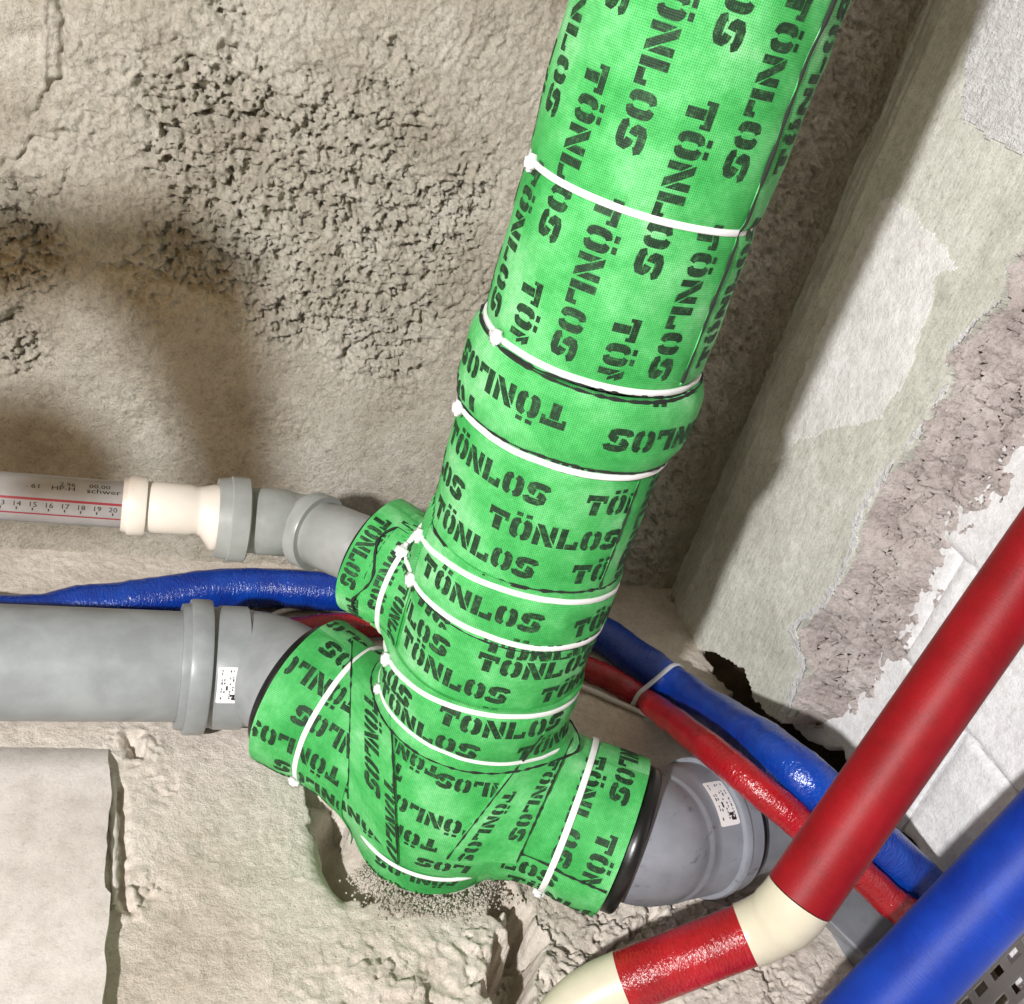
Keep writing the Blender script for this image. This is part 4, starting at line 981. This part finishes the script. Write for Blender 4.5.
# slotted steel profile behind the leaning blue pipe
sp_ = root_at('slotted_profile', (.47, -.22, ZF), 'galvanised slotted steel profile leaning behind the thick blue pipe', 'metal profile')
s0_ = on_plane(958, 1030, 0, .47); s1_ = on_plane(1080, 905, 0, .482); dz_ = s1_-s0_; Lz = np.linalg.norm(dz_); dz_ /= Lz
nx = np.array([-1.0, 0, 0]); nx -= dz_*(nx@dz_); nx /= np.linalg.norm(nx); wy_ = np.cross(dz_, nx)
Mx = Matrix((tuple(wy_), tuple(dz_), tuple(nx))).transposed().to_4x4(); Mx.translation = Vector(s0_)
def pbox(name, lo_, hi_, mat, bev=.0006): return box_mesh(name, lo_, hi_, M[mat], sp_, bev, Mx)
pbox('flange', (-.026, -.05, .0), (-.024, Lz, .014), 'alu'); pbox('flange', (.024, -.05, .0), (.026, Lz, .014), 'alu')
for k, (xx0, xx1) in enumerate([(-.025, -.014), (-.006, .006), (.014, .025)]): pbox('web_strip', (xx0, -.05, -.001), (xx1, Lz, .001), 'alu')
for k in range(9):
    y_ = -.045+k*.026
    pbox('web_bridge', (-.015, y_, -.0008), (-.005, y_+.010, .0008), 'alu', .0003); pbox('web_bridge', (.005, y_+.012, -.0008), (.015, y_+.022, .0008), 'alu', .0003)
# loose chunks of mortar in front of the right elbow and along the crevice
def chunk(px, py, r, seed, label, group=None):
    import bmesh
    rr = random.Random(seed); bm = bmesh.new(); bmesh.ops.create_icosphere(bm, subdivisions=2, radius=r)
    sx_, sy_, sz_ = rr.uniform(.9, 1.3), rr.uniform(.7, 1.1), rr.uniform(.55, .8); ax_ = [Vector((rr.uniform(-1, 1), rr.uniform(-1, 1), rr.uniform(-.6, 1))).normalized() for _ in range(9)]
    for v in bm.verts:
        d = v.co.normalized(); cut = min([r*.78/max(.05, d.dot(a)) if d.dot(a) > .5 else 9 for a in ax_]+[r*1.05])
        v.co = d*cut; v.co = Vector((v.co.x*sx_, v.co.y*sy_, v.co.z*sz_))
    bmesh.ops.rotate(bm, verts=bm.verts, matrix=Matrix.Rotation(rr.uniform(0, 6.3), 3, 'Z'))
    me = bpy.data.meshes.new('mortar_chunk'); bm.to_mesh(me); bm.free(); me.materials.append(M['rubble'])
    o = bpy.data.objects.new('mortar_chunk', me); COL.objects.link(o); c_ = on_plane(px, py, 2, ZF-.004); o.location = (c_[0], c_[1], ZF-.006+r*.35); tag(o, label, 'rubble', group); return o
for k in range(22):
    chunk(rng.uniform(640, 735), rng.uniform(893, 925), rng.uniform(.004, .0085), 30+k, 'small grey mortar crumb on the floor below the right grey elbow', 'mortar crumbs below the right elbow')
chunk(648, 932, .007, 3, 'lone dark-sided mortar chip beside the lower red pipe')
# fine grit around the foot of the stack: too much to count
V = []; Fc = []
ico = [(0, 0, 1), (.9, 0, .2), (-.3, .85, .1), (-.5, -.7, .2), (.2, -.2, -.8)]; fi = [(0, 1, 2), (0, 2, 3), (0, 3, 1), (4, 2, 1), (4, 3, 2), (4, 1, 3)]
for k in range(1100):
    a = rng.uniform(math.radians(205), math.radians(318)); r = .074+abs(rng.normal(0, .011)); x, y = r*math.cos(a), r*math.sin(a); s = rng.uniform(.0007, .0024)
    z = -.345+.012*math.exp(-((r-.072)/.012)**2)+rng.uniform(-.002, .002); rz = rng.uniform(0, 6.3); i = len(V); cz, sz = math.cos(rz), math.sin(rz)
    V += [(x+s*(p_[0]*cz-p_[1]*sz), y+s*(p_[0]*sz+p_[1]*cz), z+s*p_[2]) for p_ in ico]; Fc += [(i+f_[0], i+f_[1], i+f_[2]) for f_ in fi]
gr = mesh_np('mortar_grit', np.array(V), np.array(Fc), M['rubble'], None, smooth=False); gr['kind'] = 'stuff'; tag(gr, 'loose mortar grit piled around the foot of the green stack', 'grit')

# ------------------------------------------------------------------ unseen stand and cloths, added between lamp and wall to shape the wall's shadow
SY = -.46
st = root_at('shadow_stand', (-.98, SY, ZF), 'added stand out of view that carries the shadow cloths', 'stand')
sweep('post', [(-.98, SY, ZF+.01), (-.98, SY, .1), (-.98, SY, .515)], .012, M['alu'], st, 16)
sweep('arm', [(-.99, SY, .507), (-.85, SY, .507), (-.745, SY, .507)], .006, M['alu'], st, 12)
for k in range(3):
    a = k*2.094+.5; sweep('foot', [(-.98, SY, ZF+.03), (-.98+.07*math.cos(a), SY+.07*math.sin(a), ZF+.02), (-.98+.14*math.cos(a), SY+.14*math.sin(a), ZF+.01)], .008, M['alu'], st, 10)
def hung(poly, label, dy):
    """added cloth out of view; outline given by the wall shadow it must cast"""
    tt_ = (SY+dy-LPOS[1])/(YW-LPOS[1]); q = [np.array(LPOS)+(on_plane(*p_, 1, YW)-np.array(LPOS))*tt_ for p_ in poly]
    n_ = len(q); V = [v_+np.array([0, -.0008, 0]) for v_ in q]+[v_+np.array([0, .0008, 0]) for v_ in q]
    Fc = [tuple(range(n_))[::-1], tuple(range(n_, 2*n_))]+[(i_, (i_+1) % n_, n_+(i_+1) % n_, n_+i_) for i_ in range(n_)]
    o = mesh_np('shadow_cloth', np.array(V), Fc, M['shade_gauze'], None, smooth=False); tag(o, label, 'cloth'); return o
hung([(-150, 195), (190, 198), (228, 238), (258, 285), (274, 360), (282, 520), (200, 525), (178, 440), (128, 330), (92, 300), (50, 298), (10, 312), (-150, 330)], 'added brown shadow cloth hanging from the unseen stand', 0)
hung([(-150, 195), (-60, 196), (-50, 395), (10, 392), (66, 400), (118, 440), (140, 520), (-150, 530)], 'second added brown shadow cloth behind the first on the unseen stand', .012)
